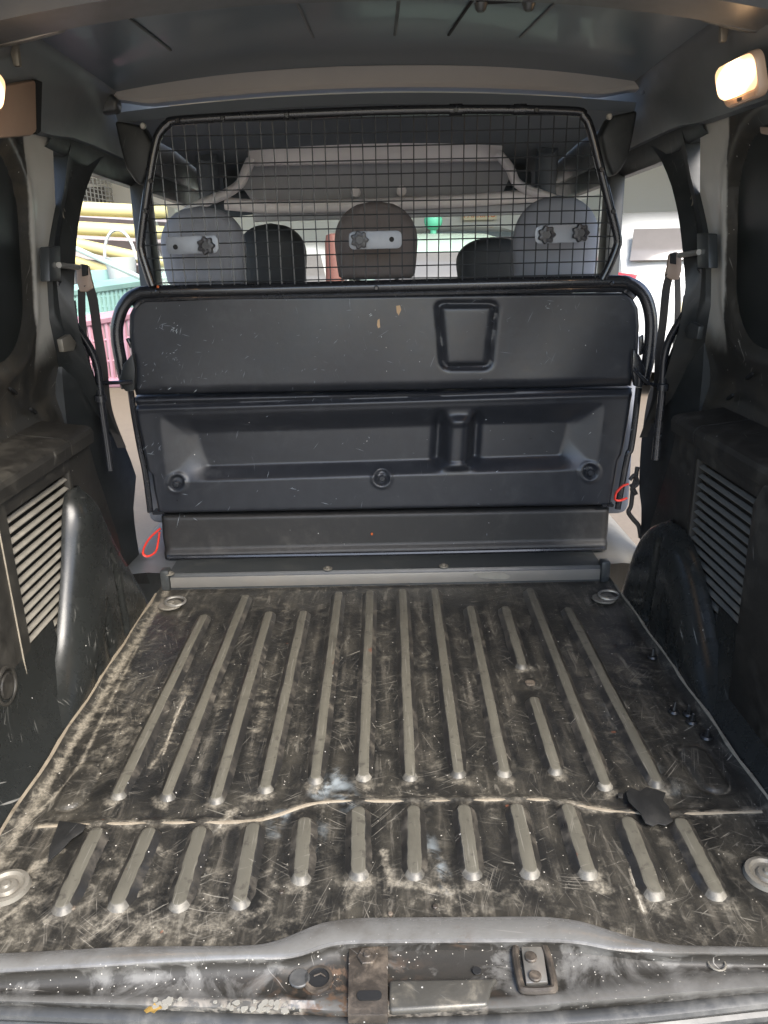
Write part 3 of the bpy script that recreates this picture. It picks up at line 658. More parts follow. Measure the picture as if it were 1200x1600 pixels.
# ---- side trim with louvres
def ring_frame(mb, X, dX, outer, inner):
    """a plate in the Y-Z plane with a four-sided opening"""
    o = [Vector((X, y, z)) for y, z in outer]; i_ = [Vector((X, y, z)) for y, z in inner]; e = Vector((dX,0,0)); n = len(o)
    b = len(mb.v); mb.v += o + i_ + [p+e for p in o] + [p+e for p in i_]
    for k in range(n):
        k2 = (k+1) % n
        for f in ((k, k2, n+k2, n+k), (2*n+k, 3*n+k, 3*n+k2, 2*n+k2), (k, 2*n+k, 2*n+k2, k2), (n+k, n+k2, 3*n+k2, 3*n+k)):
            mb.f.append([b+j for j in f]); mb.m.append(0)
for s in (-1, 1):
    t0 = MB(); ring_frame(t0, s*.622, s*.022, [(.62,-.01),(1.485,-.01),(1.485,.447),(.62,.447)], [(1.205,.028),(1.472,.028),(1.472,.398),(1.205,.398)])
    trim = t0.build('side_trim', M['trim'], van, bevel=.003)
    MB().box((min(s*.662,s*.668),1.18,.0),(max(s*.662,s*.668),1.50,.42)).build('louvre_backing', M['hole'], trim)
    first = None
    for k in range(19):
        z = .384 - k*.0187
        if first is None:
            sb = MB(); y0, y1 = -.1335, .1335
            pr = [(s*-.0095,-.0042),(s*-.0100,-.0020),(s*-.0025,.0022),(s*-.0005,.0018),(s*-.0015,-.0008)]
            sb.rings([[Vector((x, y, zz)) for x, zz in pr] for y in (y0, y1)], cap0=True, cap1=True)
            sb.v = [v + Vector((s*.638, 1.3385, z)) for v in sb.v]
            first = sb.build('slat', M['slat'] if s < 0 else M['slat_shaded'], trim, smooth=30, origin=(s*.638, 1.3385, z))
        else:
            dup(first, trim, (s*.638, 1.3385, z))
    sk_ = MB(); sk_.rings([[Vector((s*x, y, z)) for x, z in ((.6225,.16),(.618,.09),(.598,.045),(.576,.016),(.563,.0035),(.563,-.02))] for y in np.linspace(.60, 1.30, 12)], closed=False, cap1=False); sk_.build('trim_skirt', M['arch'], van, smooth=60)
    # front piece of the trim, with its sloping edge
    fp = MB(); o = [(1.489,-.01),(1.60,-.01),(1.725,.02),(1.70,.18),(1.625,.36),(1.60,.447),(1.489,.447)]
    fp.prism([Vector((s*.626, y, z)) for y, z in o], (s*.05,0,0)); fp.build('trim_end', M['trim'], van, bevel=.004)
    # ledge on top of the trim
    for y0, y1, nm in ((.62,1.484,'trim_ledge'),(1.488,1.61,'trim_ledge')):
        lg = MB(); pr = [(.617,.425),(.615,.447),(.619,.456),(.630,.461),(.690,.468),(.735,.474),(.735,.42)]
        lg.rings([[Vector((s*x, y, z)) for x, z in pr] for y in np.linspace(y0, y1, 6)], cap0=True, cap1=True)
        lg.build(nm, M['trim'], van, smooth=25)
    for px, y, z in ((0, 1.30, .22),):
        pass
    c = Vector((s*.6215, 1.10, .14)); n = 24
    MB().tube([c + Vector((0, .030*math.cos(a), .030*math.sin(a))) for a in np.linspace(0, 2*math.pi, 25)[:-1]], .004, 8, True).build('trim_cap', M['trim'], trim)
    MB().disc(c, (-s,0,0), .022, .004, 20, ch=.002).build('trim_cap', M['trim'], trim)
    MB().box((s*.6212-.0012, 1.168, -.005),(s*.6212+.0012, 1.1695, .44)).build('trim_joint', M['bead_dim'], trim)
    MB().box((s*.6212-.0012, 1.09, .08),(s*.6212+.0012, 1.0915, .11)).build('trim_joint', M['bead_dim'], trim)
# right: the nearer box of the trim
MB().prism([Vector((.598, y, z)) for y, z in ((.62,.02),(1.175,.02),(1.185,.40),(1.16,.44),(.62,.44))], (.022,0,0)).build('trim_box', M['trim'], van, bevel=.006)

# ---- upper side walls, window blanks, pillars
def wallx(z):   # inner face of the side wall by height
    return float(np.interp(z, [.44,.50,.56,.62,.70,.85,1.0,1.06], [.715,.722,.718,.708,.700,.684,.668,.66]))
for s in (-1, 1):
    ny, nz = 70, 50; ys = np.linspace(.62, 1.745, ny); zz = np.linspace(.44, 1.04, nz); g = []
    for y in ys:
        row = []
        for z in zz:
            sd = rrect(y, z, .2, .605, 1.592, 1.005, .13); x = wallx(z) + .013*(1-sstep(-.010, .004, sd))
            sh = rrect(y, z, .2, .58, 1.62, 1.03, .15); x -= .006*math.exp(-(sh/.012)**2)
            x += .012*math.exp(-((z-.52)/.05)**2)*math.sin(y*5)
            row.append(Vector((s*x, y, z)))
        g.append(row)
    wl = MB().rings(g, closed=False, cap1=False)
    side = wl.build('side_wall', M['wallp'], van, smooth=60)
    o = []
    for a, b in rr_outline(.90, .385, .12, 8): o.append((1.135 + a, .805 + b))
    MB().prism([Vector((s*(wallx(z)+.0095), y, z)) for y, z in o], (s*.012,0,0)).build('window_blank', M['blank'], side, bevel=.002)
    for y_, z_ in ((1.50,.555),(1.33,.57),(1.58,.50)):
        MB().prism([Vector((s*(wallx(z_)-.0035), y_+a, z_+b+a*-.6)) for a, b in rr_outline(.022,.007,.003,3)], (s*.006,0,0)).build('wall_slot', M['hole'], side)
    # pillar: light body-coloured face, dark inner strip, edge of the door opening (traced on the left, mirrored to the right)
    bl = [(64,262),(62,283),(54,360),(47,441),(44,500),(46,560),(60,600)]
    brr = [(112,200),(101,258),(99,283),(84,360),(78,401),(79,450),(82,499),(92,545),(104,590)]
    op = [(176,236),(158,248),(148,262),(140,280),(129,315),(121,360),(118,401),(115,464),(124,520),(150,600),(186,680)]
    N = 22
    def col_(poly, X):
        out = [oX(*lerpoly(poly, k/(N-1)), -X) for k in range(N)]
        return [Vector((s*abs(v.x), v.y, v.z)) for v in out]
    cB, cC = col_(brr, .668), col_(op, .652)
    cB = [CAM + (Vector((abs(v.x), v.y, v.z)) - CAM)*((wallx(v.z)-.007)/abs(v.x)) for v in cB]; cB = [Vector((s*abs(v.x), v.y, v.z)) for v in cB]
    cB2 = [v+Vector((-s*.004,.002,0)) for v in cB]
    cM = [(a+b)/2 + Vector((s*.012,0,0)) for a, b in zip(cB, cC)]
    ps = MB().rings([[v+Vector((s*.07,-.004,0)) for v in cB2], cB2, cM, cC, [v+Vector((s*.005,.012,0)) for v in cC], [v+Vector((s*.075,.015,0)) for v in cC]], closed=False, cap1=False).build('pillar_trim', M['pillar'], van, smooth=40)
    for k, (a_, sz) in enumerate(((3,.008),(6,.010),(10,.008))):
        v = cM[a_] + Vector((-s*.001,0,0)); MB().tube([v + Vector((0, sz*.7*math.cos(a), sz*math.sin(a))) for a in np.linspace(0,2*math.pi,17)[:-1]], .0016, 6, True).build('pillar_hole', M['washer'] if k == 1 else M['dark'], ps)
    # hinge plate and latch plate on the pillar
    q = [oX(px,py,-.655) for px, py in ((77,386),(95,384),(96,438),(78,440))]
    q = [Vector((s*abs(v.x), v.y, v.z)) for v in q]
    bk = MB().prism(q, (s*.02,0,0)).build('rail_bracket', M['dark'], van, bevel=.003)
    a, b = [oX(px,py,-.65) for px, py in ((92,414),(122,418))]
    MB().tube([Vector((s*abs(a.x),a.y,a.z)), Vector((s*abs(b.x),b.y,b.z))], .006, 10).build('rail_pin', M['steel'], bk)
    q = [oX(px,py,-.662) for px, py in ((97,530),(110,522),(120,536),(116,548),(101,550))]
    lp = MB().prism([Vector((s*abs(v.x), v.y, v.z)) for v in q], (s*.012,0,0)).build('latch_plate', M['washer'] if s < 0 else M['dark'], van, bevel=.002)
    # lower pillar, black
    fr2 = [(118,470),(124,520),(150,596),(188,680),(213,742),(208,800),(216,862),(234,912)]; rr2 = [(92,470),(95,540),(98,600),(104,660),(112,720),(122,780),(140,850),(160,912)]
    if s > 0: fr2 = [(1068,462),(1060,520),(1038,575),(1015,605),(1007,650),(1001,700),(998,760),(1003,800),(999,862),(982,912)]; rr2 = [(1196-x_, y_-18) for x_, y_ in rr2]
    def mcol(poly, X): return [oX(*lerpoly(poly, k/19), s*X) for k in range(20)]
    c0, c1 = mcol(rr2, .712), mcol(fr2, .672)
    MB().rings([[v+Vector((s*.06,-.002,0)) for v in c0], c0, [(a*.6+b*.4)+Vector((s*-.004,0,0)) for a, b in zip(c0, c1)], c1, [v+Vector((s*.004,.012,0)) for v in c1], [v+Vector((s*.06,.014,0)) for v in c1]], closed=False, cap1=False).build('lower_pillar', M['pillar'], van, smooth=50)
    # guide rail for the partition
    path = [(90,438,1.70),(92,467,1.71),(107,493,1.73),(124,518,1.75),(143,548,1.77),(153,579,1.78),(158,628,1.785),(167,690,1.79),(173,735,1.79)]
    q = [oY(px,py,Y) for px,py,Y in path]
    gr = MB().tube(spline([Vector((s*abs(v.x), v.y, v.z)) for v in q], 6), .0088, 12).build('guide_rail', M['tube'], van)
    v = oY(157,622,1.78); v.x = s*abs(v.x); MB().disc(v-Vector((0,0,.008)), (0,0,1), .0135, .016, 14, ch=.002).build('rail_collar', M['tube'], gr)
    # roof rail above the wall
    rl = MB(); g = []
    for y in np.linspace(.7, 3.1, 40):
        zb = float(np.interp(y, [.7,1.70,1.80,1.95,3.1], [1.01,1.030,1.040,1.040,1.00]))
        xo = float(np.interp(y, [.7,2.0,3.1],[0,0,-.03]))
        g.append([Vector((s*(x+xo), y, z)) for x, z in ((.69,zb+.004),(.655,zb-.004),(.643,zb),(.638,zb+.012),(.618,1.10),(.600,1.135),(.585,1.150),(.578,1.166),(.58,1.19))])
    rl.rings(g, closed=False, cap1=False); rail = rl.build('roof_rail', M['rail'], van, smooth=45)
    hd = MB(); g = []
    for y in np.linspace(1.70, 3.1, 24):
        zb = float(np.interp(y, [1.70,1.80,1.95,3.1], [1.012,1.004,.986,.95])); zr_ = float(np.interp(y, [1.7,1.8,1.95,3.1], [1.034,1.044,1.044,1.004])); xo = float(np.interp(y, [.7,2.0,3.1],[0,0,-.03]))
        g.append([Vector((s*(x+xo), y, z)) for x, z in ((.70,zb+.003),(.664,zb-.001),(.657,zb+.006),(.652,zr_-.01),(.650,zr_),(.69,zr_))])
    hd.rings(g, closed=False, cap1=False).build('door_header', M['pillar'], van, smooth=40)
    # dark corner trim hanging by the partition
    q = [(178,188),(222,196),(238,225),(232,262),(222,290),(212,286),(196,262),(186,225)]
    q = [oY(px,py,1.93) for px,py in q]
    MB().prism([Vector((s*abs(v.x), v.y, v.z)) for v in q], (0,.05,0)).build('corner_trim', M['pillar'], van, bevel=.008, seg=3)
    v = oY(224,197,1.90); v.x = s*abs(v.x); MB().disc(v, (0,-1,0), .007, .006, 10, ch=.002).build('corner_bolt', M['steel'], van)
    # opening between the front and rear doors
    bp_ = MB(); q = [(2.22,-.2),(2.22,.62),(2.23,.985),(2.29,.985),(2.30,.62),(2.30,-.2)]
    bp_.prism([Vector((s*.665, y, z)) for y, z in q], (s*-.045,0,0)); bp_.build('door_pillar', M['pillar'], van, bevel=.01)
    MB().tube(spline([(s*.64,3.35,.50),(s*.615,3.10,.72),(s*.575,2.86,.92),(s*.53,2.62,1.10)], 6), .035, 12).build('windscreen_pillar', M['lining'], van)
    fd = MB().box((min(s*.69,s*.73),2.36,-.3),(max(s*.69,s*.73),3.3,.52)).build('front_door', M['body'], van, bevel=.02)
    MB().add([(s*.70,2.36,.53),(s*.70,3.25,.53),(s*.655,2.80,.94),(s*.655,2.36,.95)], [(0,1,2,3)]).build('window_glass', M['glass'], fd)
    # sun visors
    vz = [Vector((s*x, 2.80+dy, z)) for x, z, dy in ((.34,1.00,.0),(.60,.985,.0),(.615,.905,-.05),(.36,.925,-.05))]
    MB().prism(vz, (0,.022,.008)).build('sun_visor', M['lining'], van, bevel=.008)
# recess in the left rail, the lamp's orange light put into its brown
q = [(-14,138),(58,124),(64,130),(60,205),(52,212),(-14,218)]
MB().prism([oX(px,py,-.610) for px,py in q], (-.03,0,0)).build('rail_recess', M['brown'], van, bevel=.006)
q = [(56,124),(66,128),(64,205),(58,210)]
MB().prism([oX(px,py,-.609) for px,py in q], (-.03,0,0)).build('recess_edge', M['hole'], van)
# small reddish mark at the right edge
q = [(1186,198),(1215,200),(1215,214),(1188,209)]
MB().prism([oX(px,py,.648) for px,py in q], (.006,0,0)).build('side_reflector', M['tan'], van, bevel=.002)

# ---- roof, cross rails
def roofz(x, y): return 1.205 - .045*(abs(x)/.6)**2.2 - .02*max(0, (y-1.2))**2
rf = MB().rings([[Vector((x, y, roofz(x,y))) for x in np.linspace(-.60,.60,41)] for y in np.linspace(.75, 1.99, 40)], closed=False, cap1=False)
roof = rf.build('roof_panel', M['roof'], van, smooth=60)
for x0, x1, mt in ((-.43,-.40,'dark'),(-.14,-.12,'rail'),(.045,.04,'dark'),(.19,.145,'hole'),(.33,.285,'rail')):
    pts = [Vector((x0+(x1-x0)*t, 1.30+.42*t, roofz(x0+(x1-x0)*t, 1.30+.42*t)-.0015)) for t in np.linspace(0,1,12)]
    MB().tube(pts, .0032, 6, flat=.6).build('roof_seam', M[mt], roof)
cb = MB(); g = []
for x in np.linspace(-.615, .615, 60):
    zt = 1.204 - .032*(abs(x)/.6)**2.0; fl = 1 - .55*sstep(.50,.61,abs(x))
    g.append([Vector((x, 1.975-.01, zt+.01)), Vector((x, 1.957, zt-.004)), Vector((x, 1.952, zt-.012)), Vector((x, 1.951, zt-.012-.034*fl)), Vector((x, 1.956, zt-.018-.036*fl)), Vector((x, 1.99, zt-.020-.036*fl)), Vector((x,2.02,zt-.03))])
cb.rings(g, closed=False, cap1=False); cb.build('roof_cross_rail', plain('cross rail paint', (.36,.34,.315), .45, var=.06), van, smooth=30)
for s in (-1, 1):
    v0 = oY(150 if s < 0 else 1040, 168 if s < 0 else 140, 1.93)
    eb = MB(); o = [(-.055,.03),(.03,.034),(.05,.014),(.045,-.008),(-.01,-.014),(-.055,-.03)]
    eb.prism([v0 + Vector((s*-x, 0, z)) for x, z in o], (0,.04,0)); eb.build('cross_rail_end', M['dark'], van, bevel=.008, seg=3)
# strip under the cross rail, in front of the cabin headlining
us = MB().rings([[Vector((x, y, z - .03*(abs(x)/.6)**2)) for y, z in ((1.975,1.142),(1.99,1.122),(2.06,1.128),(2.5,1.125),(2.9,1.09),(3.0,1.02))] for x in np.linspace(-.60,.60,30)], closed=False, cap1=False)
us.build('cabin_headlining', M['lining'], van, smooth=50)
# rear roof bow with its end brackets, at the top of the view
bw = MB(); g = []
for x in np.linspace(-.62, .62, 50):
    z = 1.195 - .05*(abs(x)/.6)**2.4; g.append([Vector((x,1.30,z+.0)), Vector((x,1.31,z-.022)), Vector((x,1.40,z-.024)), Vector((x,1.415,z-.006)), Vector((x,1.42,z+.02))])
bw.rings(g, closed=False, cap1=False); bow = bw.build('roof_bow', M['rail'], van, smooth=30)
for s in (-1, 1):
    q = [(-20,50),(0,42),(60,34),(96,40),(92,50),(40,64),(-20,76)]
    q = [oY(px if s < 0 else 1196-px, py-(18 if s > 0 else 0), 1.40) for px,py in q]
    MB().prism(q, (0,.03,.006)).build('bow_bracket', M['body'] if s < 0 else M['rail'], bow, bevel=.004)
    v = oY(22 if s < 0 else 1132, 86 if s < 0 else 48, 1.46); MB().prism([v+Vector((a,0,b)) for a,b in ((-.008,.02),(.008,.02),(.006,-.016),(-.004,-.016))], (0,.012,0)).build('bow_tab', M['washer'], bow, bevel=.002)
ctr = oY(788,2,1.42)
MB().tube([ctr+Vector((-.045,0,.002)), ctr+Vector((.045,0,.004))], .006, 10).build('hook_bar', M['hole'], bow)
for k in (-1, 1): MB().disc(ctr+Vector((k*.038,-.006,-.004)), (0,0,-1), .011, .012, 14, r1=.008, ch=.003).build('hook_foot', M['dark'], bow)
# windscreen
MB().add([(-.60,3.42,.42),(.60,3.42,.42),(.53,2.88,1.0),(-.53,2.88,1.0)], [(0,1,2,3)]).build('windscreen', M['glass'], van)
MB().box((-.53,2.86,.985),(.53,2.93,1.05)).build('windscreen_header', M['lining'], van, bevel=.01)
ds = MB().rings([[Vector((x,y,z)) for y,z in ((2.95,.30),(2.95,.44),(3.02,.50),(3.2,.50),(3.42,.43))] for x in (-.6,.6)], closed=False, cap1=False); ds.build('dashboard', M['fabric_black'], van)

# ================================================================== INTERIOR LAMPS
def lamp(name, c, nrm, upv, label, W=.108, H=.066):
    t0 = thing(name, c, label, 'lamp', 'cargo lamps on the roof rails'); n = Vector(nrm).normalized(); u = Vector(upv); u = (u-n*u.dot(n)).normalized(); r_ = u.cross(n)
    ring = lambda k, z, rad=.018: [Vector(c) + r_*a*k + u*b*k + n*z for a, b in rr_outline(W, H, rad)]
    MB().rings([ring(1.06,-.004), ring(1.06,.006), ring(1.0,.010)], cap0=True).build('lamp_base', M['lens_rim'], t0, smooth=40)
    ring2 = lambda k, z, f: [Vector(c) + r_*a*k + u*(b*k*f + H*.09) + n*z for a, b in rr_outline(W*.98, H*.80, .016)]
    MB().rings([ring2(1,.009,1), ring2(1,.016,1), ring2(.93,.021,.95), ring2(.6,.023,.6)]).build('lamp_lens', M['lens'], t0, smooth=60)
    for k in range(4):
        p = Vector(c) - u*(H*(.36+.03*k)) + n*.0105; MB().tube([p-r_*W*.40, p+r_*W*.40], .0011, 6).build('lamp_ridge', M['lens_rim'], t0)
    p = Vector(c) - u*H*.40 + n*.011; MB().prism([p + r_*a + u*b for a, b in rr_outline(.010,.006,.0025)], n*.004).build('lamp_switch', M['knob'], t0)
    return t0
cR = oX(1163,124,.603); lamp('cargo_lamp', cR, (-1,-.10,-.30), (-.28,0,1), 'lit square cargo lamp glowing warm white on the right roof rail')
cL = oX(-43,138,-.603); lamp('cargo_lamp', cL, (1,-.10,-.30), (.28,0,1), 'lit cargo lamp cut off by the left edge above the brown recess')

# ================================================================== THE PARTITION
YP = 1.88
part = thing('folding_partition', (0, 1.9, .04), 'black moulded partition with wire mesh top behind the cargo floor', 'partition')
def relief(name, left, right, depth, nx, ny, mat, Y=YP, thick=.03, edge=9, parent=part, smooth=60):
    mb = MB(); vs = []
    for j in range(ny+1):
        l = lerpoly(left, j/ny); r_ = lerpoly(right, j/ny)
        for i in range(nx+1):
            t = i/nx; px = l[0]+(r_[0]-l[0])*t; py = l[1]+(r_[1]-l[1])*t
            dd = depth(px, py)
            e = min((px-l[0]), (r_[0]-px), j/ny*abs(left[-1][1]-left[0][1]), (1-j/ny)*abs(left[-1][1]-left[0][1]))
            if e < edge: dd -= .008*(1-math.sqrt(max(0, 1-(1-e/edge)**2)))
            v = oY(px, py, Y); v.y -= dd; vs.append(v)
    W_ = nx+1; fs = [(j*W_+i, j*W_+i+1, (j+1)*W_+i+1, (j+1)*W_+i) for j in range(ny) for i in range(nx)]
    mb.add(vs, fs)
    loop = [i for i in range(nx+1)] + [j*W_+nx for j in range(1, ny+1)] + [ny*W_+i for i in range(nx-1,-1,-1)] + [j*W_ for j in range(ny-1,0,-1)]
    b = len(mb.v); mb.v += [Vector((vs[k].x, Y+thick, vs[k].z)) for k in loop]; n = len(loop)
    for k in range(n): mb.f.append([loop[k], loop[(k+1)%n], b+(k+1)%n, b+k]); mb.m.append(0)
    mb.f.append([b+k for k in range(n)]); mb.m.append(0)
    return mb.build(name, mat, parent, smooth=smooth)
def pad_sd(px, py):   # the raised trapezoid pad near the right
    t = (py-473)/102; x0 = 678+9*t; x1 = 782-11*t; return rrect(px, py, x0, 468, x1, 580, 16)
def d_up(px, py):
    y = py + .020*(px-600); sd = pad_sd(px, py)
    d_ = .002*(1-sstep(-12,-6,sd)) - .009*math.exp(-((sd+7)/4.6)**2)
    d_ -= .010*sstep(596, 612, y)
    d_ += .0035*math.sin(px*.0125+.6)*math.cos((py-540)*.018) + .0016*math.sin(px*.031+py*.02)
    return d_
up = relief('upper_panel', [(224,466),(209,476),(201,492),(200,520),(204,560),(207,600),(209,619)], [(976,458),(990,467),(998,482),(1000,510),(998,550),(993,580),(990,605)], d_up, 200, 60, M['panel'], edge=7)
def d_low(px, py):
    y = py + .030*(px-600); d_ = 0
    d_ -= .007*math.exp(-((y-622)/3.5)**2) - .003*math.exp(-((y-629)/4)**2)
    sd = rrect(px, y, 250 + (y-640)*.10, 638, 945 - (y-640)*.12, 744, 10)
    inner = rrect(px, y, 303 + (y-672)*.35, 672, 893 - (y-672)*.28, 724, 3)
    k = 0 if sd >= 0 else min(1, -sd/max(1e-3, (-sd + max(0, inner))))
    d_ -= .030*(.25*sstep(0, 1, k)+.75*k)
    if sd < 0:
        lx = abs(px-(716-(y-690)*.06))
        wall = 1-sstep(17, 33, lx); d_ += .022*wall*sstep(640,668,y)*(1-sstep(728,744,y))
        d_ -= .018*math.exp(-((lx-27)/9)**2)*sstep(640,668,y)*(1-sstep(720,740,y))
        d_ += .012*math.sqrt(max(0, 1-(lx/17)**2))*sstep(650,664,y)*(1-sstep(724,742,y))
    for cx, cy in ((276,745),(597,747),(922,747)):
        L = math.hypot(px-cx, y-cy); d_ -= .007*(1-sstep(8, 12, L)); d_ += .0035*math.exp(-((L-14)/2.5)**2)
    return d_
low = relief('lower_panel', [(209,622),(213,660),(222,700),(229,735),(236,742),(240,770),(247,803)], [(990,608),(984,650),(977,690),(972,712),(967,720),(962,750),(955,790)], d_low, 240, 90, M['panel'], Y=YP+.004, thick=.085, edge=6)
for cx, cy in ((276,755),(597,746),(922,737)):
    c = oY(cx, cy+1, YP+.010); MB().disc(c, (0,-1,0), .0092, .008, 18, ch=.003).build('panel_plug', M['panel'], low)
def d_base(px, py):
    y = py + .022*(px-600); return .012*sstep(850, 857, y) + .0008*math.sin(px*.02)
base = relief('base_panel', [(251,808),(253,840),(259,873)], [(953,795),(951,830),(947,858)], d_base, 120, 24, M['panel_base'], Y=YP+.012, thick=.05, edge=5)
MB().tube(spline([oY(px, py, YP-.002) for px, py in ((262,871),(430,868),(600,865),(780,861),(945,857))], 6), .006, 8).build('base_lip', M['tube'], base)
for px, py in ((247,802),(950,790)):
    v = oY(px, py, YP); MB().prism([v+Vector((a,0,b)) for a,b in rr_outline(.03,.008,.002)], (0,.03,0)).build('hinge_tab', M['tube'], base)
# steel frame tube round the panel
tp = [(199,606),(190,570),(183,530),(184,503),(194,476),(213,460),(250,456),(420,452),(600,447.5),(800,443),(955,440),(986,444),(1006,460),(1016,490),(1017,525),(1012,566),(1003,600)]
fr_ = MB().tube(spline([oY(px,py,YP+.005) for px,py in tp], 7), .0150, 14).build('frame_tube', M['tube'], part)
tp2 = [(211,480),(222,470),(250,466.5),(420,463),(600,458.5),(800,454),(955,451),(978,455),(990,466)]
MB().tube(spline([oY(px,py,YP+.006) for px,py in tp2], 7), .0085, 10).build('frame_lip', M['tube'], fr_)
for px, py in ((588,450),(247,456),(955,443)):
    MB().disc(oY(px,py,YP-.011), (0,-1,0), .006, .006, 8, ch=.002).build('frame_bolt', M['tube'], fr_)
for sd in (0, 1):
    ps = [(207,610),(213,650),(222,700),(230,738),(238,800)] if sd == 0 else [(995,605),(990,650),(983,700),(977,715),(962,795)]
    MB().tube(spline([oY(px-3 if sd == 0 else px+3,py,YP+.02) for px,py in ps], 5), .008, 10).build('side_tube', M['tube'], part)
# links and hinges to the van's guide rails
for sd in (0, 1):
    q = [(185,598),(192,570),(207,552),(211,575),(210,610),(196,612)] if sd == 0 else [(990,545),(1000,556),(1010,580),(1004,606),(992,604),(988,575)]
    MB().prism([oY(px,py,YP-.03) for px,py in q], (0,.018,0)).build('hinge_bracket', M['pillar'] if sd == 0 else M['tube'], part, bevel=.003)
    a = [(141,600),(175,598),(207,597)] if sd == 0 else [(991,578),(1003,590),(1018,601),(1040,604)]
    MB().tube(spline([oY(px,py,YP-.05) for px,py in a], 6), .0045, 8).build('link_rod', M['tube'], part)
    q = [(203,545),(196,530),(200,528),(206,540)] if sd == 0 else [(1000,527),(1006,523),(1007,552),(1000,556)]
    MB().prism([oY(px,py,YP+.01) for px,py in q], (0,.012,0)).build('catch', M['tube'], part, bevel=.002)
# mesh frame
mt = [(238,447),(229,420),(221,393),(220,378),(226,330),(236,262),(244,222),(250,207),(262,194),(282,188),(420,180),(600,173),(760,171),(895,174),(912,182),(922,200),(938,262),(955,330),(965,372),(963,388),(952,415),(941,437)]
mpath = spline([oY(px,py,YP-.004) for px,py in mt], 6)
mf = MB().tube(mpath, .0100, 12).build('mesh_frame', M['tube'], part)
poly = [(v.x, v.z) for v in mpath]
def spans(c, axis):
    out = []
    n = len(poly)
    for i in range(n):
        a, b = poly[i], poly[(i+1) % n]; u, v = (a[axis]-c), (b[axis]-c)
        if u*v < 0: t = u/(u-v); out.append(a[1-axis] + (b[1-axis]-a[1-axis])*t)
    out.sort(); return (out[0], out[-1]) if len(out) >= 2 else None
xs_ = [p[0] for p in poly]; zs_ = [p[1] for p in poly]
ztop, zbot = max(zs_), min(zs_)
tilt = .0035
c = min(xs_) + .012
while c < max(xs_):
    sp_ = spans(c, 0)
    if sp_ and sp_[1]-sp_[0] > .03:
        zb = max(sp_[0], zbot)
        j = lambda: random.uniform(-.0012,.0012)
        MB().tube([(c+j(), YP-.004+j(), zb), (c+j(), YP-.0045, (zb+sp_[1])/2), (c+j(), YP-.004+j(), sp_[1])], .00145, 5).build('wire', M['wire'], mf)
    c += .0281
zr = zbot + .012
while zr < ztop:
    sp_ = spans(zr, 1)
    if sp_ and sp_[1]-sp_[0] > .05:
        j = lambda: random.uniform(-.0012,.0012)
        MB().tube([(sp_[0]+(sp_[1]-sp_[0])*t, YP-.0070, zr+j()) for t in (0,.25,.5,.75,1)], .00145, 5).build('wire', M['wire'], mf)
    zr += .0281
for px, py in ((236,283),(228,330),(278,188),(348,185),(448,180),(712,172),(838,172),(940,265),(958,330)):
    MB().disc(oY(px,py,YP-.0125), (0,-1,0), .006, .004, 8, ch=.0015).build('mesh_clip', M['tube'], mf)
for px in (712,812):
    v = oY(px,171.5,YP-.004); MB().tube([v-Vector((.014,0,0)), v+Vector((.014,0,0))], .0125, 12).build('mesh_clamp', M['tube'], mf)
# clamp plates and star knobs
def star(c, r=.0185):
    n = 56; rg = lambda k, y: [c + Vector((k*r*(1+.13*math.cos(7*a))*math.cos(a), y, k*r*(1+.13*math.cos(7*a))*math.sin(a))) for a in np.linspace(0, 2*math.pi, n+1)[:-1]]
    return MB().rings([rg(.95,0), rg(1.0,-.004), rg(1.0,-.012), rg(.90,-.016), rg(.52,-.017), rg(.48,-.012), rg(.2,-.012)], cap0=True)
for (x0, y0, x1, y1, knobs, hole) in ((259,384,341,381,[(323,384)],(274,386)), (545,376,628,374,[(562,375)],(612,374)), (836,367,920,364,[(853,367),(906,364)],None)):
    a, b = oY(x0,y0,YP-.012), oY(x1,y1,YP-.012); m_ = (a+b)/2; ang = math.atan2(b.z-a.z, b.x-a.x)
    o = [m_ + Vector((p*math.cos(ang)-q*math.sin(ang), 0, p*math.sin(ang)+q*math.cos(ang))) for p, q in rr_outline((b-a).length, .039, .012)]
    pl = MB().prism(o, (0,.004,0)).build('clamp_plate', M['plate'], part, bevel=.0012)
    for kx, ky in knobs: star(oY(kx,ky,YP-.013)).build('star_knob', M['knob'], pl, smooth=40)
    if hole: MB().tube([oY(hole[0],hole[1],YP-.0125)+Vector((.0045*math.cos(a),0,.0045*math.sin(a))) for a in np.linspace(0,2*math.pi,15)[:-1]], .0012, 6, True).disc(oY(hole[0],hole[1],YP-.0118), (0,-1,0), .0035, .0005, 12).build('plate_hole', M['hole'], pl)
# dried paint chips stuck on the panel
for pts in ([(619,478),(625,477),(627,484),(623,493),(620,488)], [(590,500),(593,498),(594,511),(591,513),(589,508)]):
    MB().prism([oY(px,py,YP-d_up(px,py)-.0012) for px,py in pts], (0,.0012,0)).build('paint_chip', plain('tan paint', (.50,.33,.18), .6), up)
for px, py in ((581,834),(247,448)):
    MB().disc(oY(px,py,YP+.0105 if py > 700 else YP-.013), (0,-1,0), .003, .0022, 8).build('paint_spot', M['orange'], base)

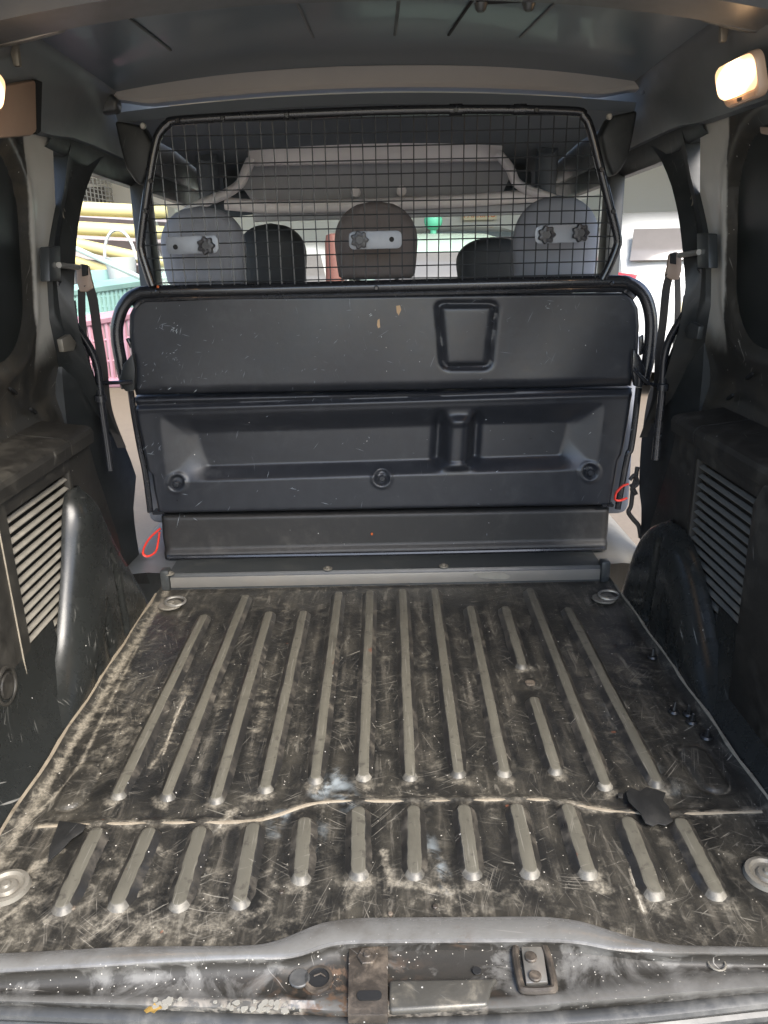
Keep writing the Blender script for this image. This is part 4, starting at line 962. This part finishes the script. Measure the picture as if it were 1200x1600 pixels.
def scuffs(name, spots, Yf, mat, parent):
    mb = MB()
    for cx, cy, sp, n, ln in spots:
        for _ in range(n):
            px, py = random.gauss(cx, sp), random.gauss(cy, sp*.8); L = min(26, random.expovariate(1.6/ln) + 1.5); a = random.choice([random.gauss(.1,.25), random.gauss(1.9,.4), random.gauss(-.7,.3)])
            d_ = (math.cos(a)*L/2, math.sin(a)*L/2); wd = random.uniform(.25,.6); nx_, ny_ = -math.sin(a)*wd, math.cos(a)*wd
            o = [(px-d_[0],py-d_[1]),(px+nx_,py+ny_),(px+d_[0],py+d_[1]),(px-nx_,py-ny_)]
            y0 = Yf(px, py) - .0006 - random.uniform(0,.0003); mb.prism([oY(x_,y_,y0) for x_, y_ in o], (0,.0006,0))
    return tag(mb.build(name, mat, parent, smooth=0), kind='stuff')
M['scuff'] = plain('pale scuff', (.17,.19,.21), .6)
M['scuff2'] = plain('white paint mark', (.50,.55,.56), .6)
scuffs('scuff_marks', [(262,512,12,9,9),(268,550,10,8,9),(232,585,20,8,6),(300,600,40,12,7),(350,560,60,16,7),(530,520,40,14,9),(470,590,60,12,6),(600,510,60,14,6),(700,540,120,18,7),(850,520,90,16,8),(640,600,160,20,6),(320,490,60,12,7)], lambda x_, y_: YP - d_up(x_, y_), M['scuff'], up)
scuffs('paint_marks', [(274,512,4,4,5),(273,518,3,3,6),(265,556,6,2,10),(856,478,8,4,8),(585,492,6,4,5),(740,610,120,6,4),(300,612,50,4,4)], lambda x_, y_: YP - d_up(x_, y_), M['scuff2'], up)
scuffs('scuff_marks', [(330,775,30,8,8),(240,700,8,8,8),(530,785,30,4,8),(460,770,10,4,8),(800,780,80,8,5),(400,640,100,8,5),(300,650,30,6,6)], lambda x_, y_: YP + .004 - d_low(x_, y_), M['scuff'], low)

# ================================================================== SEATS
def headrest(parent, pxl, pxr, pyt, pyb, Y, mat, depth=.10, p=2.5, name='headrest'):
    tl, br_ = oY((pxl+pxr)/2, pyt, Y), oY((pxl+pxr)/2, pyb, Y)
    wl = (oY(pxr,(pyt+pyb)/2,Y).x - oY(pxl,(pyt+pyb)/2,Y).x); h = tl.z-br_.z; c = Vector(((tl.x+br_.x)/2, Y+depth/2, br_.z))
    mb = MB(); rings = []; n = 40
    for k in range(25):
        t = k/24; z = h*t
        prof_ = max(0.0, 1 - max(0, (t-.42)/.58)**2.4)**(1/2.1) if t > .42 else 1.0
        prof_ *= 1 - .10*(1-t)**3 - .10*max(0, 1-t/.05)**2
        wk = wl/2*max(prof_, .02); dk = depth/2*max(.05, min(1, prof_**.6))*(1 - .35*max(0, 1-t/.06)**2)
        ring = []
        for i in range(n):
            a = 2*math.pi*i/n; ca_, sa = math.cos(a), math.sin(a)
            x = math.copysign(abs(ca_)**(2/p), ca_)*wk; y = math.copysign(abs(sa)**(2/p), sa)*dk
            ring.append(c + Vector((x, y, z)))
        rings.append(ring)
    mb.rings(rings, cap0=True, cap1=True); return mb.build(name, mat, parent, smooth=60)
def seat(loc, label, cat, grp, hr, Y, mat, backw, ztop, poles=True):
    t0 = thing('seat', loc, label, cat, grp); h = headrest(t0, *hr, Y, mat)
    bb = [v.co for v in h.data.vertices]; cx = WLOC[t0.name].x + sum(v.x for v in bb)/len(bb); zb = WLOC[t0.name].z + min(v.z for v in bb)
    bk = MB(); o = [(-backw/2,.0),(backw/2,.0),(backw/2*.96,ztop-.08),(backw/2*.80,ztop),(-backw/2*.80,ztop),(-backw/2*.96,ztop-.08)]
    bk.prism([Vector((cx+x, Y-.01, .10+z)) for x, z in o], (0,.12,0)); bk.build('backrest', mat, t0, bevel=.03, seg=3)
    for s in (-1, 1): MB().tube([(cx+s*.05, Y+.05, .10+ztop-.04),(cx+s*.05, Y+.05, zb+.04)], .006, 8).build('headrest_post', M['steel'], t0)
    MB().box((cx-backw/2, Y+.11, .10),(cx+backw/2, Y+.45, .22)).build('cushion', mat, t0, bevel=.03, seg=3)
    return t0
seat((-.46,2.0,.02), 'grey rear seat with tall rounded headrest at the left of the mesh', 'seat', 'rear seats behind the mesh', (243,380,320,447), 1.995, M['fabric'], .42, .56)
seat((0,2.0,.02), 'brownish grey middle rear seat headrest behind the mesh', 'seat', 'rear seats behind the mesh', (520,655,312,437), 1.995, M['fabric_brown'], .36, .55)
seat((.44,2.0,.02), 'grey rear seat with tall headrest behind the two star knobs', 'seat', 'rear seats behind the mesh', (806,944,303,441), 1.995, M['fabric'], .46, .56)
seat((-.34,2.55,.02), 'black front seat headrest between the left and middle rear headrests', 'seat', 'front seats', (366,478,348,445), 2.50, M['fabric_black'], .44, .58)
seat((.36,2.55,.02), 'black front seat headrest half hidden by the right rear headrest', 'seat', 'front seats', (714,832,370,445), 2.50, M['fabric_black'], .44, .56)

# ================================================================== OVERHEAD SHELF
YS = 2.62
shelf = thing('overhead_shelf', (0,2.65,.93), 'pale grey overhead storage shelf hanging under the cabin roof', 'shelf')
lp = [(387,224),(786,214),(786,240),(780,250),(395,258),(387,250)]
MB().prism([oY(px,py,YS) for px,py in lp], (0,.05,0)).build('shelf_lip', M['shelf'], shelf, bevel=.006, seg=3)
bpn = [(392,250),(784,242),(800,270),(778,318),(400,322),(376,290)]
MB().prism([oY(px,py,YS+.10) for px,py in bpn], (0,.02,0)).build('shelf_panel', M['shelf_dark'], shelf, bevel=.004)
for s in (0, 1):
    a = [(392,250),(384,268),(374,288),(352,303),(325,314),(300,326),(284,338)] if s == 0 else [(778,240),(796,262),(806,284),(824,296),(846,304),(866,312),(884,318)]
    MB().tube(spline([oY(px,py,YS-.02-(.05*i/6)) for i,(px,py) in enumerate(a)], 6), [.026-.0*k for k in range(37)], 12, flat=.55).build('shelf_arm', M['shelf'], shelf, smooth=50)
MB().tube(spline([oY(px,py,YS+.01) for px,py in ((352,318),(420,323),(520,322),(600,319),(720,314),(800,308),(846,306))], 6), .0195, 12).build('shelf_tube', M['shelf'], shelf)
for px, py in ((556,301),(627,299)):
    v = oY(px,py,YS+.09); MB().disc(v, (0,-1,0), .016, .03, 16, ch=.004).build('shelf_knob', M['shelf'], shelf)
MB().prism([oY(px,py,YS+.04) for px,py in ((395,330),(836,318),(836,334),(395,346))], (0,.06,0)).build('shelf_underside', M['shelf_dark'], shelf, bevel=.004)

# ================================================================== SEAT BELTS
for s in (-1, 1):
    side_w = 'left' if s < 0 else 'right'
    sb = thing('seat_belt', (s*.63,1.80,.78), f'black seat belt hanging from its tan guide in the {side_w} door opening', 'seat belt', 'rear seat belts')
    mir = lambda px, py, Y: (lambda v: Vector((s*abs(v.x), v.y, v.z)))(oY(px, py, Y))
    q = [mir(px,py,1.80) for px,py in ((119,418),(126,412),(138,416),(142,436),(146,450),(136,456),(124,456),(119,440))]
    g_ = MB().prism(q, (0,.012,0)).build('belt_guide', M['tan'], sb, bevel=.003)
    MB().prism([mir(px,py,1.795) for px,py in ((127,413),(136,414),(137,430),(128,432))], (0,.006,0)).build('belt_slot', M['hole'], g_, bevel=.001)
    for pts, wd in (([(127,452,1.81),(128,500,1.82),(134,560,1.83),(140,610,1.83),(146,650,1.83)],5.2), ([(138,446,1.80),(145,470,1.81),(152,520,1.83),(160,570,1.84),(168,640,1.86),(190,700,1.88)],6.8)):
        c = spline([mir(*p) for p in pts], 6); rows = []
        hw = wd/F*1.75
        rows = [[v+Vector((-hw,-.001,0)), v+Vector((hw,.003,0)), v+Vector((hw,.005,0)), v+Vector((-hw,.001,0))] for v in c]
        MB().rings(rows, cap0=True).build('belt_webbing', M['belt'], sb, smooth=40)

# ================================================================== RED PULL LOOPS, LOOSE CLIPS, LEAF
def ribbon_loop(name, pts, Y, label):
    p = spline([oY(*q, Y) for q in pts], 6); c = sum(p, Vector())/len(p); o = MB().tube(p, .0046, 8, flat=.6).build(name, M['red'], None, origin=c)
    return tag(o, label, 'strap', 'red pull straps')
ribbon_loop('pull_strap', [(250,826),(243,832),(233,842),(225,856),(224,866),(232,869),(243,862),(247,848),(249,832)], 1.865, 'thin red strap loop hanging at the lower left corner of the partition')
ribbon_loop('pull_strap', [(982,756),(972,760),(963,770),(961,780),(968,782),(980,778)], 1.865, 'red strap loop tied to the black cord at the right of the partition')
cd = MB().tube(spline([oY(px,py,1.90) for px,py in ((996,730),(993,748),(989,765),(986,790),(982,800),(990,812),(998,822),(1001,840))], 6), .006, 8).build('cord', M['belt'], None, origin=oY(990,770,1.90))
MB().tube(spline([oY(px,py,1.895) for px,py in ((984,750),(992,742),(996,756),(987,764),(994,772),(986,757))], 5), .005, 8).build('knot', M['belt'], cd)
tag(cd, 'knotted black cord hanging in the right door gap beside the partition', 'cord')
clip0 = None
for k, (px, py, lab) in enumerate(((1053,1112,'loose black plastic clip farthest left of the four on the floor'), (1076,1116,'loose black plastic clip upper one of the close pair'), (1081,1128,'loose black plastic clip lower one of the close pair'), (1104,1152,'loose black plastic clip nearest the camera by the right wall'), (1020,1027,'small black clip alone against the right wheel arch'))):
    c = oZ(px, py, .003)
    if clip0 is None:
        clip0 = thing('plastic_clip', c, lab, 'clip', 'loose clips by the right wall')
        MB().disc(c, (0,0,1), .0105, .004, 16, r1=.009, ch=.001).build('clip_head', M['clip'], clip0)
        MB().disc(c+Vector((0,0,.004)), (.1,.1,1), .0042, .016, 10, r1=.003, ch=.001).build('clip_stem', M['clip'], clip0)
    else: dup_tree(clip0, c, lab, random.random()*6)
c = oZ(240,1579,-.012); lf = MB(); pts = [(-.011,0,0),(-.006,.004,.001),(-.003,.0025,.002),(.0,.006,.004),(.003,.003,.003),(.008,.004,.002),(.010,.000,.003),(.005,-.001,.002),(.002,-.005,.002),(-.003,-.002,.001),(-.007,-.004,.001)]
lf.prism([c+Vector(p) for p in pts], (0,0,.0008)); tag(lf.build('leaf', M['leaf'], None, origin=c), 'small dry yellow leaf lying on the rear sill edge', 'leaf')

# ================================================================== OUTSIDE
GZ = -.55
def struct(name, mb, mat): return tag(mb.build(name, mat), kind='structure')
struct('forecourt', MB().box((-60,-40,GZ-.1),(60,.75,GZ)), M['concrete'])  # unseen ground, kept paler than the garage floor to bounce light inside
struct('garage_floor', MB().box((-60,.75,GZ-.1),(60,60,GZ)), worn('dark concrete floor', (.16,.13,.10), .8, dust=(.12,.10,.085), dust_amt=.6, scr=0, bump=.3, grain=120, dust_scale=3))
struct('front_wall', MB().box((-9,11,GZ),(9,11.2,GZ+3.2)), M['wall'])
struct('right_wall', MB().box((6.2,1.0,GZ),(6.4,11,GZ+3.2)), M['wall'])
struct('left_wall', MB().box((-9.2,1.0,GZ),(-9,11,GZ+3.2)), M['wall'])
struct('shading_ceiling', MB().box((-9.2,6.4,GZ+3.2),(9.2,11.2,GZ+3.4)), M['ceil'])  # unseen ceiling added to dim the view ahead, near edge set for that

def car(name, loc, label, paint, W=1.70, L=4.0, H=1.48, grp='cars parked in the garage', rotz=0.0, cat='car', zs=1.0):
    """a hatchback, tail at loc, nose to +Y"""
    t0 = thing(name, (0,0,0), label, cat, grp)
    secs = []      # stations along Y: (y, half width low, belt z, roof z or None)
    st_ = [(0.0,.76,.62,.62,.0),(.06,.80,.92,.94,.02),(.20,.83,.97,1.18,.05),(.45,.85,.97,1.38,.10),(.9,.86,.96,H-.02,.14),(1.6,.86,.95,H,.15),(2.2,.86,.94,H-.08,.15),(2.75,.85,.93,1.12,.12),(3.0,.84,.91,.93,.05),(3.6,.80,.80,.82,.04),(3.95,.70,.62,.64,.02)]
    sc_ = W/1.72; g = []
    for y, hw, zb, zr, ins in st_:
        y *= L/4.0; hw *= sc_; r_ = []
        half = [(hw*.92,.22),(hw,.40),(hw*1.0,.62),(hw*.985,zb-.02),(hw*.96-ins*.2,zb+.01),(hw-ins*1.0-.05,max(zb+.02, zr-.06)),(hw*.6-ins*.4,max(zb+.03, zr-.005)),(0,max(zb+.035, zr))]
        r_ = [Vector((x,y,z)) for x,z in half] + [Vector((-x,y,z)) for x,z in half[::-1][1:]]
        g.append(r_)
    b = MB().rings(g, closed=False, cap1=False); b.f.append(list(range(len(g[0])))); b.m.append(0); b.build('body', paint, t0, smooth=45)
    # rear window lies on the tailgate, side windows on the flanks
    q = [(-.68*sc_,.135,1.06),(.68*sc_,.135,1.06),(.60*sc_,.33,1.30),(-.60*sc_,.33,1.30)]
    MB().prism([Vector(p)+Vector((0,-.055,.035)) for p in q], (0,.01,-.006)).build('rear_window', M['car_glass'], t0, bevel=.004)
    for s in (-1, 1):
        q = [Vector((s*hw_, y, z)) for hw_, y, z in ((.862*sc_,.55,.99),(.862*sc_,2.55,.97),(.745*sc_,2.15,1.30),(.745*sc_,.80,1.36))]
        MB().prism(q, (s*.02,0,.0)).build('side_window', M['car_glass'], t0, bevel=.003)
        q = [(.60,.06,.99),(.80,.12,1.01),(.80,.14,.87),(.70,.03,.86)]
        MB().prism([Vector((s*x*sc_, y-.035, z)) for x,y,z in q], (0,.05,0)).build('tail_light', M['tail'], t0, bevel=.012)
        for yw in (.75, 3.2):
            wh = MB().disc((s*(.66*sc_), yw, .30), (s,0,0), .30, .19, 24, ch=.03).build('wheel', M['tyre'], t0)
            MB().disc((s*(.85*sc_), yw, .30), (s,0,0), .19, .012, 20, ch=.005).build('rim', M['steel'], wh)
    MB().prism([Vector((x*sc_,-.03,z)) for x,z in ((-.70,.30),(.70,.30),(.76,.40),(.72,.55),(-.72,.55),(-.76,.40))], (0,.12,0)).build('bumper', paint, t0, bevel=.03)
    MB().box((-.24,-.012,.66),(.24,.02,.77)).build('number_plate', M['sign'], t0, bevel=.004)
    t0.location = (loc[0], loc[1], GZ); t0.rotation_euler.z = rotz; t0.scale.z = zs; return t0
car('parked_car', (2.90,7.1), 'white hatchback with red tail lamp parked beyond the right door opening', M['white_paint'], H=1.50, zs=1.12)
car('parked_car', (.62,6.2), 'pale green car parked ahead seen between middle and right headrests', M['pale_paint'], W=1.66, H=1.50, rotz=R(8))
car('parked_car', (1.15,8.2), 'dark grey car parked under the orange parking sign', M['grey_paint'], rotz=R(14), H=1.46, zs=1.10)
car('parked_car', (-1.15,7.2), 'white car parked far ahead left of the middle headrest', M['white_paint'], rotz=R(-6), H=1.46)
bc = oY(521,372,5.6); o = MB(); n = 20
o.rings([[Vector((bc.x + r_*math.cos(2*math.pi*k/n), bc.y + r_*math.sin(2*math.pi*k/n), z)) for k in range(n)] for r_, z in ((.07,GZ),(.10,GZ+.05),(.075,GZ+.5),(.06,bc.z-.03),(.05,bc.z+.02),(.02,bc.z+.03))], cap0=True)
tag(o.build('bollard', plain('brick red plastic', (.13,.045,.03), .6), None, origin=(bc.x,bc.y,GZ)), 'brick red bollard beyond the windscreen just left of the middle headrest', 'bollard')
# sign on the wall
sg = thing('parking_sign', (0,10.95,1.1), 'cream sign board reading PARKING in orange letters on the front wall', 'sign')
a, b = oY(722,327,10.9), oY(776,343,10.9)
MB().box((a.x,10.9,b.z),(b.x,10.93,a.z)).build('board', M['sign'], sg)
cu = bpy.data.curves.new('lettering', 'FONT'); cu.body = 'PARKING'; cu.size = 1.0; cu.extrude = .01; cu.align_x = 'CENTER'; cu.align_y = 'CENTER'
to = bpy.data.objects.new('lettering_src', cu); COL.objects.link(to); bpy.context.view_layer.update()
me = bpy.data.meshes.new_from_object(to.evaluated_get(bpy.context.evaluated_depsgraph_get())); bpy.data.objects.remove(to)
xs2 = [v.co.x for v in me.vertices]; wtxt = max(xs2)-min(xs2); k = (b.x-a.x)*.88/wtxt
for v in me.vertices: v.co = Vector((v.co.x*k + (a.x+b.x)/2, 10.893 - v.co.z*k, v.co.y*k*1.25 + (a.z+b.z)/2)) - WLOC[sg.name]
me.materials.append(M['orange']); lo_ = bpy.data.objects.new('lettering', me); COL.objects.link(lo_); lo_.parent = sg
# green ball-shaped bin lid / balloon beyond
bc = oY(677,345,8.0); o = MB()
o.rings([[bc + Vector((.09*math.cos(a)*math.sin(t), .09*math.sin(a)*math.sin(t), .09*math.cos(t))) for a in np.linspace(0,2*math.pi,21)[:-1]] for t in np.linspace(.05, math.pi-.05, 14)], cap0=True)
o.tube([bc-Vector((0,0,.085)), (bc.x, bc.y, GZ)], .03, 8)
tag(o.build('marker_post', M['ball'], None, origin=(bc.x,bc.y,GZ)), 'green round headed post standing beyond the pale green car', 'post')

# left: white van with mesh windows, yellow tubes, crates
wv_ = thing('white_van', (-3.0,5.6,GZ), 'white van with a mesh covered window beyond the left door opening', 'van')
vb = MB().prism([Vector((-3.6, y, z)) for y, z in ((3.6,GZ+.35),(8.2,GZ+.35),(8.2,GZ+1.0),(7.6,GZ+1.15),(7.0,GZ+1.85),(6.6,GZ+1.95),(3.7,GZ+1.95),(3.6,GZ+1.85))], (-1.7,0,0)).build('body', M['white_paint'], wv_, bevel=.06, seg=3)
def vq(px, py, X=-3.59): return oX(px, py, X)
wq = [vq(118,292), vq(182,292), vq(199,300), vq(204,325), vq(118,325)]
MB().prism(wq, (-.005,0,0)).build('side_window', M['car_glass'], wv_)
MB().tube(spline([vq(px,py,-3.58) for px,py in ((100,283),(150,283),(186,284),(202,293),(208,312),(209,340))], 5), .035, 8).build('window_frame', M['white_paint'], wv_)
lo_z, hi_z = vq(150,345).z, vq(150,258).z; y_a, y_b = vq(110,300).y, vq(236,300).y
for k in range(26):
    y = y_a + (y_b-y_a)*k/25; MB().tube([(-3.5,y,lo_z),(-3.5,y,hi_z)], .007, 4).build('mesh_wire', M['white_paint'], wv_)
for k in range(14):
    z = lo_z + (hi_z-lo_z)*k/13; MB().tube([(-3.5,y_a,z),(-3.5,y_b,z)], .007, 4).build('mesh_wire', M['white_paint'], wv_)
for yw in (4.4, 7.3):
    MB().disc((-3.75,yw,GZ+.32), (1,0,0), .32, .2, 24, ch=.03).build('wheel', M['tyre'], wv_)
for k, (a, b, r_, nm) in enumerate((((60,323),(260,332),17,'topmost'), ((60,353),(260,364),17,'second from the top'), ((60,368),(260,412),15,'third from the top, slanting'), ((60,392),(196,432),15,'lowest and slanting most'))):
    P, Q = oY(*a, 3.3), oY(*b, 3.5); o = MB().tube([P, (P+Q)/2, Q], r_/F*3.1/1.0*.62, 16)
    tag(o.build('yellow_tube', M['yellow'], None, origin=(P+Q)/2), f'pale yellow tube, {nm} of the pile outside the left door', 'tube', 'pale yellow tubes outside')
rk = thing('tube_rack', (-1.5,3.5,GZ), 'grey brown rack holding the yellow tubes beyond the left door', 'rack')
for i, (pa, pb) in enumerate((((100,338),(262,348)),((100,372),(262,380)),((100,400),(262,420)))):
    P, Q = oY(*pa, 3.75), oY(*pb, 3.85); MB().tube([P,Q], .05, 4, flat=.9).build('rack_board', plain('taupe board', (.26,.22,.21), .7), rk)
for px in (112, 240):
    P = oY(px, 330, 3.85); MB().tube([P, (P.x,P.y,GZ)], .03, 6).build('rack_post', M['dark'], rk)
def crate(name, Y, px0, px1, pyt, pyb, mat, label, slope=0.0, n=16, depth=.5):
    t0 = thing(name, oY((px0+px1)/2, pyb, Y), label, 'crate'); a, b = oY(px0,pyt,Y), oY(px1,pyt-slope*(px1-px0),Y); zb = oY(px0,pyb,Y).z
    for v0, v1, r_ in ((a,b,.022),(Vector((a.x,a.y,zb)),Vector((b.x,b.y,zb)),.02),(a+Vector((0,depth,0)),b+Vector((0,depth,0)),.02)): MB().tube([v0,v1], r_, 8).build('rim', mat, t0)
    for i in range(n+1):
        v = a+(b-a)*(i/n); MB().tube([v, Vector((v.x,v.y,zb))], .009, 5).build('bar', mat, t0)
    for k in (.33,.66):
        z = zb; MB().tube([a+(Vector((a.x,a.y,zb))-a)*k, b+(Vector((b.x,b.y,zb))-b)*k], .006, 5).build('cross_bar', mat, t0)
    return t0
crate('wire_crate', 3.0, 60, 290, 462, 497, M['teal'], 'teal wire sided crate with a slanted rim outside the left door', .14, 34)
crate('plastic_crate', 2.95, 60, 290, 514, 600, M['pink'], 'pink slatted crate standing under the teal crate', .16, 26)
bk = thing('bucket', oY(192,450,3.1), 'translucent white bucket with its handle up on the teal crate', 'bucket')
c = oY(194,452,3.15); n = 20
MB().rings([[c + Vector((r_*math.cos(2*math.pi*k/n), r_*math.sin(2*math.pi*k/n), z)) for k in range(n)] for r_, z in ((.045,0),(.06,.12),(.055,.12),(.042,.01))], cap0=True).build('pail', M['bucket'], bk)
MB().tube([c + Vector((.06*math.cos(a), 0, .11+.11*math.sin(a))) for a in np.linspace(0, math.pi, 14)], .006, 6).build('handle', M['bucket'], bk)
nb = MB(); c = oY(168,446,3.2); nb.box(c-Vector((.05,.05,.05)), c+Vector((.05,.05,.06))); tag(nb.build('box', M['teal'], None, bevel=.006, origin=c), 'small dark teal box beside the bucket on the crate', 'box')
P, Q = oY(118,388,2.9), oY(224,436,2.9); tag(MB().tube([P,Q], .009, 8).build('rod', M['net'], None, origin=(P+Q)/2), 'thin pale green rod slanting in front of the yellow tubes', 'rod')
